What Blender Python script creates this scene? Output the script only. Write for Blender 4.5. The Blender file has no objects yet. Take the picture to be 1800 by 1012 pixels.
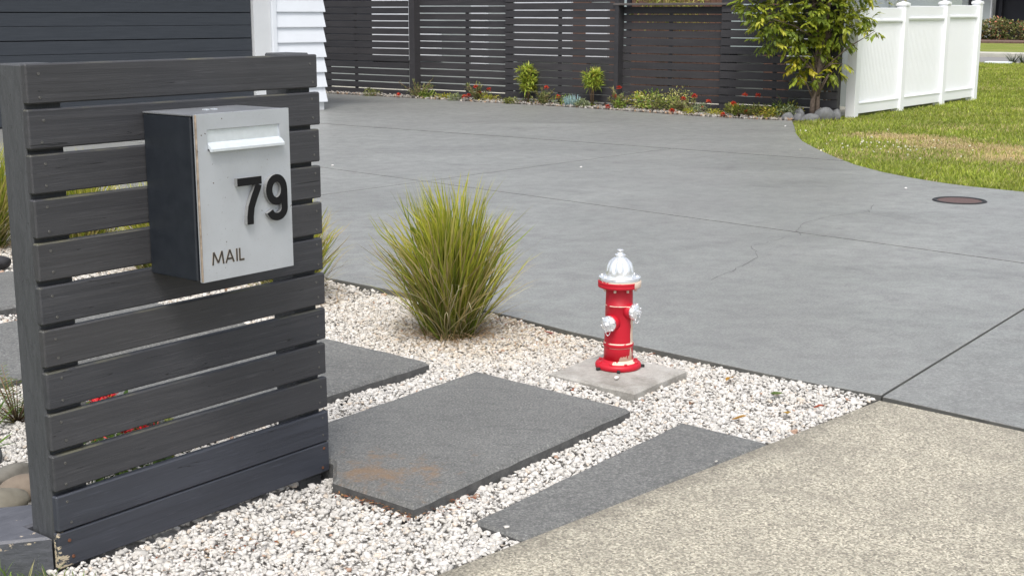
import bpy, bmesh, math, random
import numpy as np
from mathutils import Vector, Matrix

# ------------------------------------------------------------------ camera, sky, sun, exposure
SC = bpy.context.scene
COL = SC.collection
R = math.radians
CAM = np.array([-2.55359, -2.68857, 1.31569])
YAW, PIT, ROL = 0.90404, 0.2063, 0.00126
cd = bpy.data.cameras.new('camera')
cd.sensor_width = 36.0
cd.lens = 2308.71 / 1800 * 36
cd.clip_end = 2000
cd.clip_start = 0.05
co = bpy.data.objects.new('camera', cd)
COL.objects.link(co)
_F = Vector((math.sin(YAW)*math.cos(PIT), math.cos(YAW)*math.cos(PIT), -math.sin(PIT)))
_R = Vector((math.cos(YAW), -math.sin(YAW), 0)); _U = _R.cross(_F)
_R2 = _R*math.cos(ROL) + _U*math.sin(ROL); _U2 = -_R*math.sin(ROL) + _U*math.cos(ROL)
co.matrix_world = Matrix(((_R2.x, _U2.x, -_F.x, CAM[0]), (_R2.y, _U2.y, -_F.y, CAM[1]), (_R2.z, _U2.z, -_F.z, CAM[2]), (0, 0, 0, 1)))
SC.camera = co

SUN_TO = Vector((-0.42, -0.30, 0.88)).normalized()          # direction towards the (veiled) sun
wd = bpy.data.worlds.new('World'); SC.world = wd; wd.use_nodes = True
nt = wd.node_tree; nt.nodes.clear()
sky = nt.nodes.new('ShaderNodeTexSky'); sky.sky_type = 'NISHITA'; sky.sun_disc = False
sky.sun_elevation = math.asin(SUN_TO.z)
sky.sun_rotation = math.atan2(SUN_TO.x, SUN_TO.y)
sky.air_density = 1.0; sky.dust_density = 4.0; sky.ozone_density = 1.0
hs = nt.nodes.new('ShaderNodeHueSaturation'); hs.inputs['Saturation'].default_value = 0.45
bg = nt.nodes.new('ShaderNodeBackground'); bg.inputs['Strength'].default_value = 0.15
wo = nt.nodes.new('ShaderNodeOutputWorld')
nt.links.new(sky.outputs[0], hs.inputs['Color']); nt.links.new(hs.outputs[0], bg.inputs['Color']); nt.links.new(bg.outputs[0], wo.inputs['Surface'])
sl = bpy.data.lights.new('sun', 'SUN'); sl.energy = 1.5; sl.angle = R(20); sl.color = (1.0, 0.965, 0.92)
so = bpy.data.objects.new('sun', sl); COL.objects.link(so)
so.rotation_euler = SUN_TO.to_track_quat('Z', 'Y').to_euler()
SC.view_settings.view_transform = 'Standard'; SC.view_settings.look = 'None'
SC.view_settings.gamma = 1.0; SC.view_settings.use_curve_mapping = False
SC.view_settings.exposure = 0.57
SC.cycles.max_bounces = 6; SC.cycles.diffuse_bounces = 4; SC.cycles.glossy_bounces = 3; SC.cycles.transmission_bounces = 4; SC.cycles.transparent_max_bounces = 6
random.seed(7); RNG = np.random.default_rng(7)

# ------------------------------------------------------------------ helpers
def tag(o, label=None, cat=None, group=None, kind=None):
    if label: o['label'] = label
    if cat: o['category'] = cat
    if group: o['group'] = group
    if kind: o['kind'] = kind
    return o

def empty(name, loc=(0, 0, 0), rz=0.0):
    o = bpy.data.objects.new(name, None); COL.objects.link(o)
    o.location = loc; o.rotation_euler = (0, 0, rz); o.empty_display_size = 0.05
    return o

def link(name, me, mat, parent=None, loc=None, rot=None):
    o = bpy.data.objects.new(name, me); COL.objects.link(o)
    if mat is not None and len(me.materials) == 0: me.materials.append(mat)
    if parent is not None: o.parent = parent
    if loc is not None: o.location = loc
    if rot is not None: o.rotation_euler = rot
    return o

def fast_mesh(name, V, Q=None, T=None, col=None, smooth=False):
    """numpy arrays -> mesh; col is per-vertex rgb"""
    me = bpy.data.meshes.new(name)
    V = np.asarray(V, np.float32)
    nq = 0 if Q is None else len(Q); ntri = 0 if T is None else len(T)
    me.vertices.add(len(V)); me.vertices.foreach_set('co', V.ravel())
    loops = []; starts = []; tot = 0
    if nq:
        loops.append(np.asarray(Q, np.int32).ravel()); starts.append(np.arange(nq, dtype=np.int32)*4); tot += nq*4
    if ntri:
        loops.append(np.asarray(T, np.int32).ravel()); starts.append(tot + np.arange(ntri, dtype=np.int32)*3); tot += ntri*3
    L = np.concatenate(loops); S = np.concatenate(starts)
    me.loops.add(len(L)); me.loops.foreach_set('vertex_index', L)
    me.polygons.add(len(S)); me.polygons.foreach_set('loop_start', S)
    if smooth: me.polygons.foreach_set('use_smooth', np.ones(len(S), bool))
    me.update(calc_edges=True)
    if col is not None:
        at = me.color_attributes.new('col', 'FLOAT_COLOR', 'POINT')
        c4 = np.ones((len(V), 4), np.float32); c4[:, :3] = col
        at.data.foreach_set('color', c4.ravel())
    return me

class MB:
    """collects simple shapes into one mesh"""
    def __init__(s): s.v = []; s.f = []; s.sm = []
    def add(s, vs, fs, smooth=False):
        b = len(s.v); s.v += [tuple(v) for v in vs]; s.f += [tuple(b+i for i in f) for f in fs]; s.sm += [smooth]*len(fs)
    def box(s, x0, x1, y0, y1, z0, z1, b=0.0):
        if b <= 0:
            vs = [(x, y, z) for x in (x0, x1) for y in (y0, y1) for z in (z0, z1)]
            s.add(vs, [(0, 1, 3, 2), (4, 6, 7, 5), (0, 4, 5, 1), (2, 3, 7, 6), (0, 2, 6, 4), (1, 5, 7, 3)]); return
        bm = bmesh.new()
        bmesh.ops.create_cube(bm, size=1.0)
        for v in bm.verts:
            v.co = Vector((x0 if v.co.x < 0 else x1, y0 if v.co.y < 0 else y1, z0 if v.co.z < 0 else z1))
        bmesh.ops.bevel(bm, geom=bm.edges[:], offset=b, segments=1, affect='EDGES', profile=0.5)
        bm.verts.ensure_lookup_table()
        s.add([v.co[:] for v in bm.verts], [[v.index for v in f.verts] for f in bm.faces]); bm.free()
    def prism(s, poly, z0, z1):
        n = len(poly)
        vs = [(x, y, z0) for x, y in poly] + [(x, y, z1) for x, y in poly]
        fs = [tuple(range(n-1, -1, -1)), tuple(range(n, 2*n))] + [(i, (i+1) % n, n+(i+1) % n, n+i) for i in range(n)]
        s.add(vs, fs)
    def prism_bev(s, poly, z0, z1, b):
        """prism with chamfered top edge; poly counter-clockwise"""
        n = len(poly); ins = inset(poly, b)
        vs = [(x, y, z0) for x, y in poly] + [(x, y, z1-b) for x, y in poly] + [(x, y, z1) for x, y in ins]
        fs = [tuple(range(2*n, 3*n))]
        for i in range(n):
            j = (i+1) % n
            fs += [(i, j, n+j, n+i), (n+i, n+j, 2*n+j, 2*n+i)]
        s.add(vs, fs)
    def lathe(s, prof, seg=32, axis=None, origin=(0, 0, 0), smooth=True, rfun=None, cap=True):
        """prof: list of (r,z); axis: direction vector (default z)"""
        M = Matrix.Identity(3)
        if axis is not None: M = Vector(axis).to_track_quat('Z', 'Y').to_matrix()
        vs = []; fs = []
        for k, (r, z) in enumerate(prof):
            for i in range(seg):
                a = 2*math.pi*i/seg
                rr = r if rfun is None else rfun(r, z, a)
                vs.append(tuple(M @ Vector((rr*math.cos(a), rr*math.sin(a), z)) + Vector(origin)))
        for k in range(len(prof)-1):
            for i in range(seg):
                j = (i+1) % seg
                fs.append((k*seg+i, k*seg+j, (k+1)*seg+j, (k+1)*seg+i))
        s.add(vs, fs, smooth)
        if cap:
            b = len(s.v) - len(vs); m = len(prof)-1
            s.f.append(tuple(b+m*seg+i for i in range(seg))); s.sm.append(False)
            s.f.append(tuple(b+i for i in range(seg-1, -1, -1))); s.sm.append(False)
    def tube(s, pts, rads, seg=8, smooth=True):
        pts = [Vector(p) for p in pts]; n = len(pts); vs = []; fs = []
        up = Vector((0, 0, 1))
        for k, p in enumerate(pts):
            d = (pts[min(k+1, n-1)] - pts[max(k-1, 0)]).normalized()
            a = d.cross(up if abs(d.z) < 0.95 else Vector((1, 0, 0))).normalized(); b = d.cross(a)
            for i in range(seg):
                t = 2*math.pi*i/seg
                vs.append(tuple(p + (a*math.cos(t) + b*math.sin(t))*rads[k]))
        for k in range(n-1):
            for i in range(seg):
                j = (i+1) % seg
                fs.append((k*seg+i, k*seg+j, (k+1)*seg+j, (k+1)*seg+i))
        fs.append(tuple(range(seg-1, -1, -1))); fs.append(tuple((n-1)*seg+i for i in range(seg)))
        s.add(vs, fs, smooth)
    def mesh(s, name, fix=True):
        me = bpy.data.meshes.new(name); me.from_pydata(s.v, [], s.f)
        me.polygons.foreach_set('use_smooth', s.sm)
        if fix:
            bm = bmesh.new(); bm.from_mesh(me); bmesh.ops.recalc_face_normals(bm, faces=bm.faces[:]); bm.to_mesh(me); bm.free()
        me.update(); return me
    def build(s, name, mat, parent=None, loc=None, rot=None):
        return link(name, s.mesh(name), mat, parent, loc, rot)

def inset(poly, d):
    out = []; n = len(poly)
    for i in range(n):
        p0 = np.array(poly[i-1]); p1 = np.array(poly[i]); p2 = np.array(poly[(i+1) % n])
        a = (p1-p0)/max(1e-9, np.linalg.norm(p1-p0)); b = (p2-p1)/max(1e-9, np.linalg.norm(p2-p1))
        na = np.array([-a[1], a[0]]); nb = np.array([-b[1], b[0]])
        m = na+nb; m = m/max(1e-9, m @ m)*2
        out.append(tuple(p1 + m*d))
    return out

def clip(poly, p, n):
    """keep the side of the line through p where (q-p).n >= 0"""
    out = []; m = len(poly)
    for i in range(m):
        a = np.array(poly[i]); b = np.array(poly[(i+1) % m])
        da = (a-p) @ n; db = (b-p) @ n
        if da >= 0: out.append(tuple(a))
        if (da >= 0) != (db >= 0): out.append(tuple(a + (b-a)*da/(da-db)))
    return out

def in_poly(P, poly):
    x, y = P[:, 0], P[:, 1]; ins = np.zeros(len(P), bool); n = len(poly)
    for i in range(n):
        x0, y0 = poly[i]; x1, y1 = poly[(i+1) % n]
        c = ((y0 > y) != (y1 > y)) & (x < (x1-x0)*(y-y0)/((y1-y0) + 1e-12) + x0)
        ins ^= c
    return ins

# ------------------------------------------------------------------ materials
MATS = {}
class NT:
    def __init__(s, name):
        s.m = bpy.data.materials.new(name); s.m.use_nodes = True; s.t = s.m.node_tree
        s.p = s.t.nodes['Principled BSDF']; s.out = s.t.nodes['Material Output']; MATS[name] = s.m
    def n(s, typ, **kw):
        nd = s.t.nodes.new('ShaderNode'+typ)
        for k, v in kw.items(): setattr(nd, k, v)
        return nd
    def l(s, a, b): s.t.links.new(a, b)
    def coord(s, kind='Object', scale=(1, 1, 1), rnd=False, rot=(0, 0, 0)):
        tc = s.n('TexCoord'); mp = s.n('Mapping'); mp.inputs['Scale'].default_value = scale; src = tc.outputs[kind]
        if any(rot):                                            # turn first, then stretch
            m0 = s.n('Mapping'); m0.inputs['Rotation'].default_value = rot; s.l(src, m0.inputs['Vector']); src = m0.outputs[0]
        s.l(src, mp.inputs['Vector'])
        if rnd:
            oi = s.n('ObjectInfo'); mu = s.n('Math', operation='MULTIPLY'); mu.inputs[1].default_value = 57.0
            s.l(oi.outputs['Random'], mu.inputs[0])
            cb = s.n('CombineXYZ'); s.l(mu.outputs[0], cb.inputs[0]); s.l(mu.outputs[0], cb.inputs[1]); s.l(mu.outputs[0], cb.inputs[2])
            s.l(cb.outputs[0], mp.inputs['Location'])
        return mp.outputs[0]
    def noise(s, vec, scale, detail=4, rough=0.55, dist=0.0):
        nd = s.n('TexNoise'); nd.inputs['Scale'].default_value = scale; nd.inputs['Detail'].default_value = detail
        nd.inputs['Roughness'].default_value = rough; nd.inputs['Distortion'].default_value = dist
        s.l(vec, nd.inputs['Vector']); return nd.outputs['Fac']
    def ramp(s, fac, stops):
        r = s.n('ValToRGB'); e = r.color_ramp.elements
        while len(e) < len(stops): e.new(0.5)
        for i, (p, c) in enumerate(stops):
            e[i].position = p; e[i].color = (*c, 1) if len(c) == 3 else c
        s.l(fac, r.inputs[0]); return r.outputs['Color']
    def val(s, fac, a, b, lo=0.0, hi=1.0):
        m = s.n('MapRange'); m.inputs['From Min'].default_value = a; m.inputs['From Max'].default_value = b
        m.inputs['To Min'].default_value = lo; m.inputs['To Max'].default_value = hi
        s.l(fac, m.inputs['Value']); return m.outputs[0]
    def mix(s, fac, a, b, mode='MIX'):
        m = s.n('Mix', data_type='RGBA', blend_type=mode)
        for sock, v in ((m.inputs[0], fac), (m.inputs[6], a), (m.inputs[7], b)):
            if hasattr(v, 'type') and hasattr(v, 'node'): s.l(v, sock)
            elif isinstance(v, tuple): sock.default_value = (*v, 1) if len(v) == 3 else v
            else: sock.default_value = v
        return m.outputs[2]
    def math(s, op, a, b=None):
        m = s.n('Math', operation=op)
        for i, v in enumerate((a, b)):
            if v is None: continue
            if hasattr(v, 'node'): s.l(v, m.inputs[i])
            else: m.inputs[i].default_value = v
        return m.outputs[0]
    def base(s, c, rough=0.6, metal=0.0, spec=0.5):
        if isinstance(c, tuple): s.p.inputs['Base Color'].default_value = (*c, 1)
        else: s.l(c, s.p.inputs['Base Color'])
        if hasattr(rough, 'node'): s.l(rough, s.p.inputs['Roughness'])
        else: s.p.inputs['Roughness'].default_value = rough
        s.p.inputs['Metallic'].default_value = metal; s.p.inputs['Specular IOR Level'].default_value = spec
        return s
    def bump(s, h, strength=0.3, dist=0.01):
        b = s.n('Bump'); b.inputs['Strength'].default_value = strength; b.inputs['Distance'].default_value = dist
        s.l(h, b.inputs['Height']); s.l(b.outputs[0], s.p.inputs['Normal']); return s

def mat_plain(name, c, rough=0.6, metal=0.0, var=0.08, sc=8.0, spec=0.5, bump=0.0):
    t = NT(name); v = t.coord('Object')
    n = t.noise(v, sc, 5)
    lo = tuple(x*(1-var) for x in c); hi = tuple(min(1, x*(1+var)) for x in c)
    t.base(t.ramp(n, [(0.3, lo), (0.7, hi)]), rough, metal, spec)
    if bump: t.bump(n, bump, 0.01)
    return t.m

def mat_timber(name, c1, c2, grain=(3, 60, 60), rough=0.55, bump=0.35, peel=0.0, moss=False, chips=False):
    """painted timber; grain runs along object x"""
    t = NT(name); v = t.coord('Object', grain, rnd=True); v1 = t.coord('Object', (1, 1, 1), rnd=True)
    g = t.noise(v, 1.0, 6, 0.65, 0.6); b = t.noise(v1, 3.0, 4)
    oi = t.n('ObjectInfo')
    c = t.mix(oi.outputs['Random'], c1, c2)
    c = t.mix(t.val(g, 0.38, 0.68, 0.0, 0.40), c, tuple(min(1, x*1.7+0.006) for x in c2))
    c = t.mix(t.val(b, 0.4, 0.75, 0, 0.3), c, tuple(x*0.6 for x in c1))
    # cracks in the paint film along the grain
    vk = t.coord('Object', (1.1, 34, 34), rnd=True); k = t.noise(vk, 1.0, 2, 0.5, 0.3)
    crack = t.math('LESS_THAN', t.math('ABSOLUTE', t.math('SUBTRACT', k, 0.60)), 0.0022)
    c = t.mix(t.math('MULTIPLY', crack, 0.8), c, tuple(x*0.25 for x in c1))
    # fine pale scuffs
    vs = t.coord('Object', (11, 260, 260), rnd=True); sfn = t.noise(vs, 1.0, 3)
    c = t.mix(t.val(sfn, 0.60, 0.74, 0, 0.28), c, tuple(min(1, x*3.0) for x in c2))
    if moss:
        ge = t.n('NewGeometry'); sx = t.n('SeparateXYZ'); t.l(ge.outputs['Normal'], sx.inputs[0])
        mn = t.noise(v1, 9.0, 5)
        mk = t.math('MULTIPLY', t.val(sx.outputs[2], 0.25, 0.8), t.val(mn, 0.50, 0.68, 0.0, 0.7))
        c = t.mix(mk, c, (0.13, 0.125, 0.075))
    if chips:
        tc = t.n('TexCoord'); sx = t.n('SeparateXYZ'); t.l(tc.outputs['Object'], sx.inputs[0])
        pn = t.noise(t.coord('Object', (20, 20, 46)), 1.0, 5, 0.7)
        w = t.val(t.math('ABSOLUTE', t.math('SUBTRACT', sx.outputs[2], 0.068)), 0.0, 0.03, 0.13, 0.0)
        c = t.mix(t.math('GREATER_THAN', t.math('ADD', pn, w), 0.71), c, (0.45, 0.38, 0.29))
    if peel > 0:
        vp = t.coord('Object', (9, 45, 45), rnd=False); pn = t.noise(vp, 2.0, 5, 0.7)
        tc = t.n('TexCoord'); sx = t.n('SeparateXYZ'); t.l(tc.outputs['Object'], sx.inputs[0])
        w = t.math('ADD', t.val(sx.outputs[0], -0.45, -0.385, peel, 0.0), t.val(sx.outputs[2], -0.045, 0.03, 0.05, -0.10))
        mk = t.math('GREATER_THAN', t.math('ADD', pn, w), 0.79)
        c = t.mix(mk, c, (0.50, 0.42, 0.30))
    t.base(c, t.val(g, 0.3, 0.7, rough-0.08, rough+0.12), 0, 0.45)
    h = t.math('SUBTRACT', g, t.math('MULTIPLY', crack, 0.7))
    t.bump(h, bump, 0.004)
    return t.m

def mat_leaf(name, rough=0.5, trans=0.28):
    """colour comes from the mesh's own col attribute (leaf to leaf variety)"""
    t = NT(name)
    a = t.n('Attribute', attribute_name='col')
    v = t.coord('Object'); n = t.noise(v, 30, 2)
    c = t.mix(t.val(n, 0.3, 0.7, 0.0, 0.25), a.outputs['Color'], (0.02, 0.025, 0.01), 'MIX')
    t.base(c, rough, 0, 0.35)
    tr = t.n('BsdfTranslucent'); t.l(a.outputs['Color'], tr.inputs[0])
    mx = t.n('MixShader'); mx.inputs[0].default_value = trans
    t.l(t.p.outputs[0], mx.inputs[1]); t.l(tr.outputs[0], mx.inputs[2]); t.l(mx.outputs[0], t.out.inputs['Surface'])
    return t.m

def mat_attr(name, rough=0.8, var=0.3, sc=60.0, bump=0.3, spec=0.3):
    t = NT(name); a = t.n('Attribute', attribute_name='col')
    v = t.coord('Object'); n = t.noise(v, sc, 4)
    c = t.mix(t.val(n, 0.3, 0.75, 0.0, var), a.outputs['Color'], (0.33, 0.31, 0.29), 'MULTIPLY')
    t.base(c, rough, 0, spec).bump(n, bump, 0.003); return t.m

mat_timber('screen_paint', (0.037, 0.039, 0.046), (0.047, 0.047, 0.050), grain=(2.2, 75, 75), moss=True)
mat_timber('screen_paint_low', (0.035, 0.039, 0.051), (0.039, 0.043, 0.055), bump=0.25)
mat_timber('screen_paint_peeling', (0.035, 0.039, 0.051), (0.039, 0.043, 0.055), bump=0.25, peel=0.33)
mat_timber('post_paint', (0.052, 0.055, 0.060), (0.058, 0.061, 0.066), grain=(90, 90, 14), rough=0.7, bump=0.9)
mat_timber('sleeper_paint', (0.075, 0.078, 0.092), (0.085, 0.088, 0.102), grain=(14, 30, 60), rough=0.5, bump=0.5, chips=True)
mat_timber('fence_stain', (0.028, 0.028, 0.032), (0.038, 0.036, 0.039), grain=(30, 2.0, 30), rough=0.7, bump=0.3)
mat_timber('sill_stain', (0.085, 0.075, 0.072), (0.09, 0.08, 0.076), grain=(30, 2.0, 30), rough=0.7)
mat_timber('cedar', (0.095, 0.050, 0.036), (0.125, 0.066, 0.046), grain=(30, 30, 2.0), rough=0.7)
mat_plain('screw_steel', (0.13, 0.128, 0.122), 0.5, 0.5, 0.7, 220)
mat_plain('screw_rust', (0.16, 0.065, 0.035), 0.8, 0.1, 0.4, 200)
mat_plain('white_paint', (0.72, 0.755, 0.80), 0.45, 0, 0.02, 3)
mat_plain('jamb_paint', (0.60, 0.62, 0.635), 0.5, 0, 0.04, 3)
mat_plain('vinyl_white', (0.86, 0.875, 0.91), 0.35, 0, 0.02, 2)
mat_plain('dark_glass', (0.02, 0.022, 0.03), 0.12, 0, 0.1, 2)
mat_plain('grey_render', (0.36, 0.40, 0.40), 0.8, 0, 0.06, 2)
mat_plain('dark_interior', (0.012, 0.013, 0.02), 0.7, 0, 0.2, 1)
mat_plain('pale_glass', (0.42, 0.50, 0.50), 0.15, 0, 0.06, 2)
mat_plain('crack_grey', (0.10, 0.10, 0.097), 0.9)
mat_plain('black_rubber', (0.015, 0.015, 0.016), 0.7)
mat_plain('black_gloss', (0.006, 0.006, 0.007), 0.6, 0, 0.08, 8, 0.25)
mat_plain('digit_side', (0.24, 0.245, 0.245), 0.5, 0.1)
mat_plain('mail_letter', (0.035, 0.03, 0.026), 0.6)
mat_plain('letter_edge', (0.38, 0.33, 0.27), 0.6)
mat_plain('flap_aluminium', (0.70, 0.75, 0.79), 0.32, 0.35, 0.05, 60)
mat_plain('lid_steel', (0.20, 0.21, 0.225), 0.5, 0.3, 0.15, 12)
mat_plain('brown_edge', (0.36, 0.29, 0.23), 0.5, 0.3, 0.5, 40)

def mk_garage():
    t = NT('garage_steel'); v = t.coord('Object', (3, 40, 60), rnd=True); g = t.noise(v, 1.0, 5, 0.6)
    t.base(t.ramp(g, [(0.3, (0.030, 0.036, 0.046)), (0.75, (0.044, 0.051, 0.063))]), 0.5, 0.1, 0.5).bump(g, 0.25, 0.004)
mk_garage()
def mk_mailbox():
    t = NT('mailbox_navy'); v = t.coord('Object'); n = t.noise(v, 26, 5); f = t.noise(v, 420, 2)
    t.base(t.ramp(n, [(0.3, (0.015, 0.019, 0.026)), (0.75, (0.025, 0.030, 0.039))]), 0.45, 0.15).bump(f, 0.25, 0.001)
    t = NT('mailbox_steel'); v = t.coord('Object'); n = t.noise(v, 7, 6, 0.65); f = t.noise(v, 160, 3, 0.6)
    vs = t.coord('Object', (1, 1, 0.25)); st = t.noise(vs, 16, 4)
    c = t.ramp(n, [(0.25, (0.485, 0.51, 0.545)), (0.75, (0.56, 0.59, 0.625))])
    c = t.mix(t.val(f, 0.62, 0.72, 0, 0.35), c, (0.27, 0.25, 0.23))
    c = t.mix(t.val(st, 0.62, 0.8, 0, 0.25), c, (0.40, 0.37, 0.33))
    sp = t.noise(v, 95, 2, 0.4); c = t.mix(t.math('GREATER_THAN', sp, 0.735), c, (0.10, 0.075, 0.055))
    t.base(c, t.val(n, 0.3, 0.7, 0.36, 0.5), 0.45).bump(f, 0.15, 0.001)
mk_mailbox()

def mk_ground_mats():
    # broom-finished grey driveway
    t = NT('driveway_concrete'); v = t.coord('Object'); vb = t.coord('Object', (5.0, 24, 1), rot=(0, 0, R(46))); vw = t.coord('Object', (0.45, 1.1, 1), rot=(0, 0, R(46)))
    big = t.noise(vw, 0.9, 5, 0.6, 1.0); mid = t.noise(v, 7.0, 8, 0.72); fine = t.noise(v, 85, 6, 0.85); br = t.noise(vb, 1.0, 4, 0.6)
    c = t.ramp(big, [(0.25, (0.188, 0.194, 0.181)), (0.5, (0.262, 0.270, 0.254)), (0.78, (0.348, 0.358, 0.338))])
    warm = t.noise(v, 1.3, 4, 0.6, 0.5); c = t.mix(t.val(warm, 0.42, 0.66, 0.0, 0.55), c, (0.238, 0.236, 0.225))
    c = t.mix(t.val(mid, 0.40, 0.68, 0.0, 0.62), c, (0.170, 0.171, 0.166))
    c = t.mix(t.val(br, 0.42, 0.70, 0, 0.26), c, (0.150, 0.151, 0.147))
    c = t.mix(t.val(fine, 0.47, 0.60, 0, 0.62), c, (0.110, 0.111, 0.107))
    c = t.mix(t.val(fine, 0.36, 0.47, 0.45, 0.0), c, (0.46, 0.462, 0.445))
    spots = t.noise(v, 2.2, 6, 0.75, 0.4); c = t.mix(t.val(spots, 0.56, 0.72, 0, 0.55), c, (0.118, 0.117, 0.112))
    streak = t.noise(t.coord('Object', (1.1, 4.0, 1), rot=(0, 0, R(56))), 1.0, 5, 0.65, 0.8); c = t.mix(t.val(streak, 0.55, 0.72, 0, 0.26), c, (0.135, 0.136, 0.133))
    st = t.noise(t.coord('Object', (1, 1.6, 1), rot=(0, 0, R(50))), 0.55, 5, 0.7, 2.0)
    c = t.mix(t.val(st, 0.56, 0.72, 0, 0.42), c, (0.130, 0.131, 0.128))
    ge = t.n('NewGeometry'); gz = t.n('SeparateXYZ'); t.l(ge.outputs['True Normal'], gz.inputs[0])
    c = t.mix(t.val(gz.outputs[2], 0.25, 0.75, 1.0, 0.0), c, t.ramp(mid, [(0.3, (0.07, 0.071, 0.066)), (0.7, (0.14, 0.14, 0.128))]))   # vertical sides a darker grey than the top
    t.base(c, t.val(mid, 0.3, 0.7, 0.34, 0.50), 0, 0.6)
    h = t.math('ADD', t.math('MULTIPLY', br, 0.6), fine); t.bump(h, 0.35, 0.004)
    # charcoal stepping slabs
    t = NT('slab_concrete'); v = t.coord('Object', rnd=True); v0 = t.coord('Object')
    big = t.noise(v, 2.2, 5, 0.6, 0.5); fine = t.noise(v, 135, 4, 0.75); mid = t.noise(v, 30, 5, 0.75)
    c = t.ramp(big, [(0.25, (0.148, 0.150, 0.143)), (0.75, (0.222, 0.225, 0.214))])
    c = t.mix(t.val(mid, 0.40, 0.66, 0, 0.55), c, (0.110, 0.112, 0.112))
    stv = t.coord('Object', (5, 20, 1), rot=(0, 0, R(60))); stn = t.noise(stv, 1.0, 5, 0.65, 1.4)
    c = t.mix(t.val(stn, 0.52, 0.70, 0, 0.55), c, (0.085, 0.086, 0.087))
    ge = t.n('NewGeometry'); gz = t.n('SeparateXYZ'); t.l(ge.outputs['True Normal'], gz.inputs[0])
    c = t.mix(t.val(fine, 0.44, 0.62, 0, 0.70), c, (0.075, 0.076, 0.078))
    c = t.mix(t.val(fine, 0.32, 0.44, 0.45, 0), c, (0.42, 0.42, 0.41))
    c = t.mix(t.val(gz.outputs[2], 0.25, 0.75, 1.0, 0.0), c, t.ramp(mid, [(0.3, (0.060, 0.061, 0.061)), (0.7, (0.125, 0.125, 0.122))]))   # vertical sides darker charcoal than the top
    t.base(c, 0.8, 0, 0.35); t.bump(t.math('ADD', fine, mid), 0.6, 0.004)
    # the same with a rust stain near one corner
    t2 = NT('slab_concrete_rusty'); v = t2.coord('Object'); 
    big = t2.noise(v, 2.2, 5, 0.6, 0.5); fine = t2.noise(v, 135, 4, 0.75); mid = t2.noise(v, 30, 5, 0.75)
    c = t2.ramp(big, [(0.25, (0.148, 0.150, 0.143)), (0.75, (0.222, 0.225, 0.214))])
    c = t2.mix(t2.val(mid, 0.40, 0.66, 0, 0.55), c, (0.110, 0.112, 0.112))
    stv = t2.coord('Object', (5, 20, 1), rot=(0, 0, R(60))); stn = t2.noise(stv, 1.0, 5, 0.65, 1.4)
    c = t2.mix(t2.val(stn, 0.52, 0.70, 0, 0.55), c, (0.085, 0.086, 0.087))
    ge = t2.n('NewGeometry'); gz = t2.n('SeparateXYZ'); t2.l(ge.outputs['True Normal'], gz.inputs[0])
    c = t2.mix(t2.val(fine, 0.44, 0.62, 0, 0.70), c, (0.075, 0.076, 0.078))
    c = t2.mix(t2.val(fine, 0.32, 0.44, 0.45, 0), c, (0.42, 0.42, 0.41))
    vd = t2.n('VectorMath', operation='DISTANCE'); tc = t2.n('TexCoord'); t2.l(tc.outputs['Object'], vd.inputs[0]); vd.inputs[1].default_value = (-0.27, -0.16, 0.0)
    rn = t2.noise(v, 14, 6, 0.75)
    w = t2.math('ADD', t2.val(vd.outputs['Value'], 0.0, 0.34, 0.30, 0.0), rn)
    c = t2.mix(t2.val(w, 0.66, 0.82, 0, 0.55), c, (0.25, 0.15, 0.075))
    c = t2.mix(t2.val(gz.outputs[2], 0.25, 0.75, 1.0, 0.0), c, t2.ramp(mid, [(0.3, (0.060, 0.061, 0.061)), (0.7, (0.125, 0.125, 0.122))]))   # darker charcoal on the vertical sides, no rust there
    t2.base(c, 0.8, 0, 0.35); t2.bump(t2.math('ADD', fine, mid), 0.6, 0.004)
    # old footpath: exposed beige aggregate
    t = NT('footpath_concrete'); v = t.coord('Object')
    vor = t.n('TexVoronoi'); vor.inputs['Scale'].default_value = 170; t.l(v, vor.inputs['Vector'])
    bw = t.n('RGBToBW'); t.l(vor.outputs['Color'], bw.inputs[0])
    n2 = t.noise(v, 130, 4, 0.75); big = t.noise(v, 2.4, 5, 0.6, 0.6)
    c = t.ramp(bw.outputs[0], [(0.10, (0.20, 0.185, 0.15)), (0.38, (0.38, 0.352, 0.28)), (0.62, (0.505, 0.468, 0.375)), (0.9, (0.70, 0.655, 0.53))])
    c = t.mix(t.val(n2, 0.48, 0.62, 0, 0.72), c, (0.13, 0.122, 0.104))
    c = t.mix(t.val(big, 0.44, 0.70, 0, 0.42), c, (0.22, 0.205, 0.172))
    b2 = t.noise(v, 7.0, 5, 0.7); c = t.mix(t.val(b2, 0.50, 0.70, 0, 0.40), c, (0.20, 0.188, 0.155))
    # darker grime along the bed edge
    tc = t.n('TexCoord'); sx = t.n('SeparateXYZ'); t.l(tc.outputs['Object'], sx.inputs[0])
    dd = t.math('ADD', t.math('ADD', sx.outputs[1], t.math('MULTIPLY', sx.outputs[0], 0.1205)), 0.772)
    w = t.math('ADD', t.val(dd, -0.16, 0.0, 0.0, 0.5), t.noise(v, 6, 5, 0.7))
    c = t.mix(t.val(w, 0.7, 1.0, 0, 0.55), c, (0.13, 0.12, 0.10))
    t.base(c, 0.85, 0, 0.3); t.bump(t.math('ADD', bw.outputs[0], n2), 0.7, 0.004)
    # pale weathered paver
    t = NT('paver_concrete'); v = t.coord('Object'); big = t.noise(v, 9, 6, 0.7); fine = t.noise(v, 260, 3, 0.7)
    c = t.ramp(big, [(0.28, (0.20, 0.185, 0.16)), (0.5, (0.38, 0.365, 0.335)), (0.72, (0.52, 0.505, 0.475))])
    c = t.mix(t.val(fine, 0.45, 0.7, 0, 0.5), c, (0.17, 0.16, 0.145))
    t.base(c, 0.85, 0, 0.3); t.bump(t.math('ADD', fine, big), 0.6, 0.004)
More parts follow.
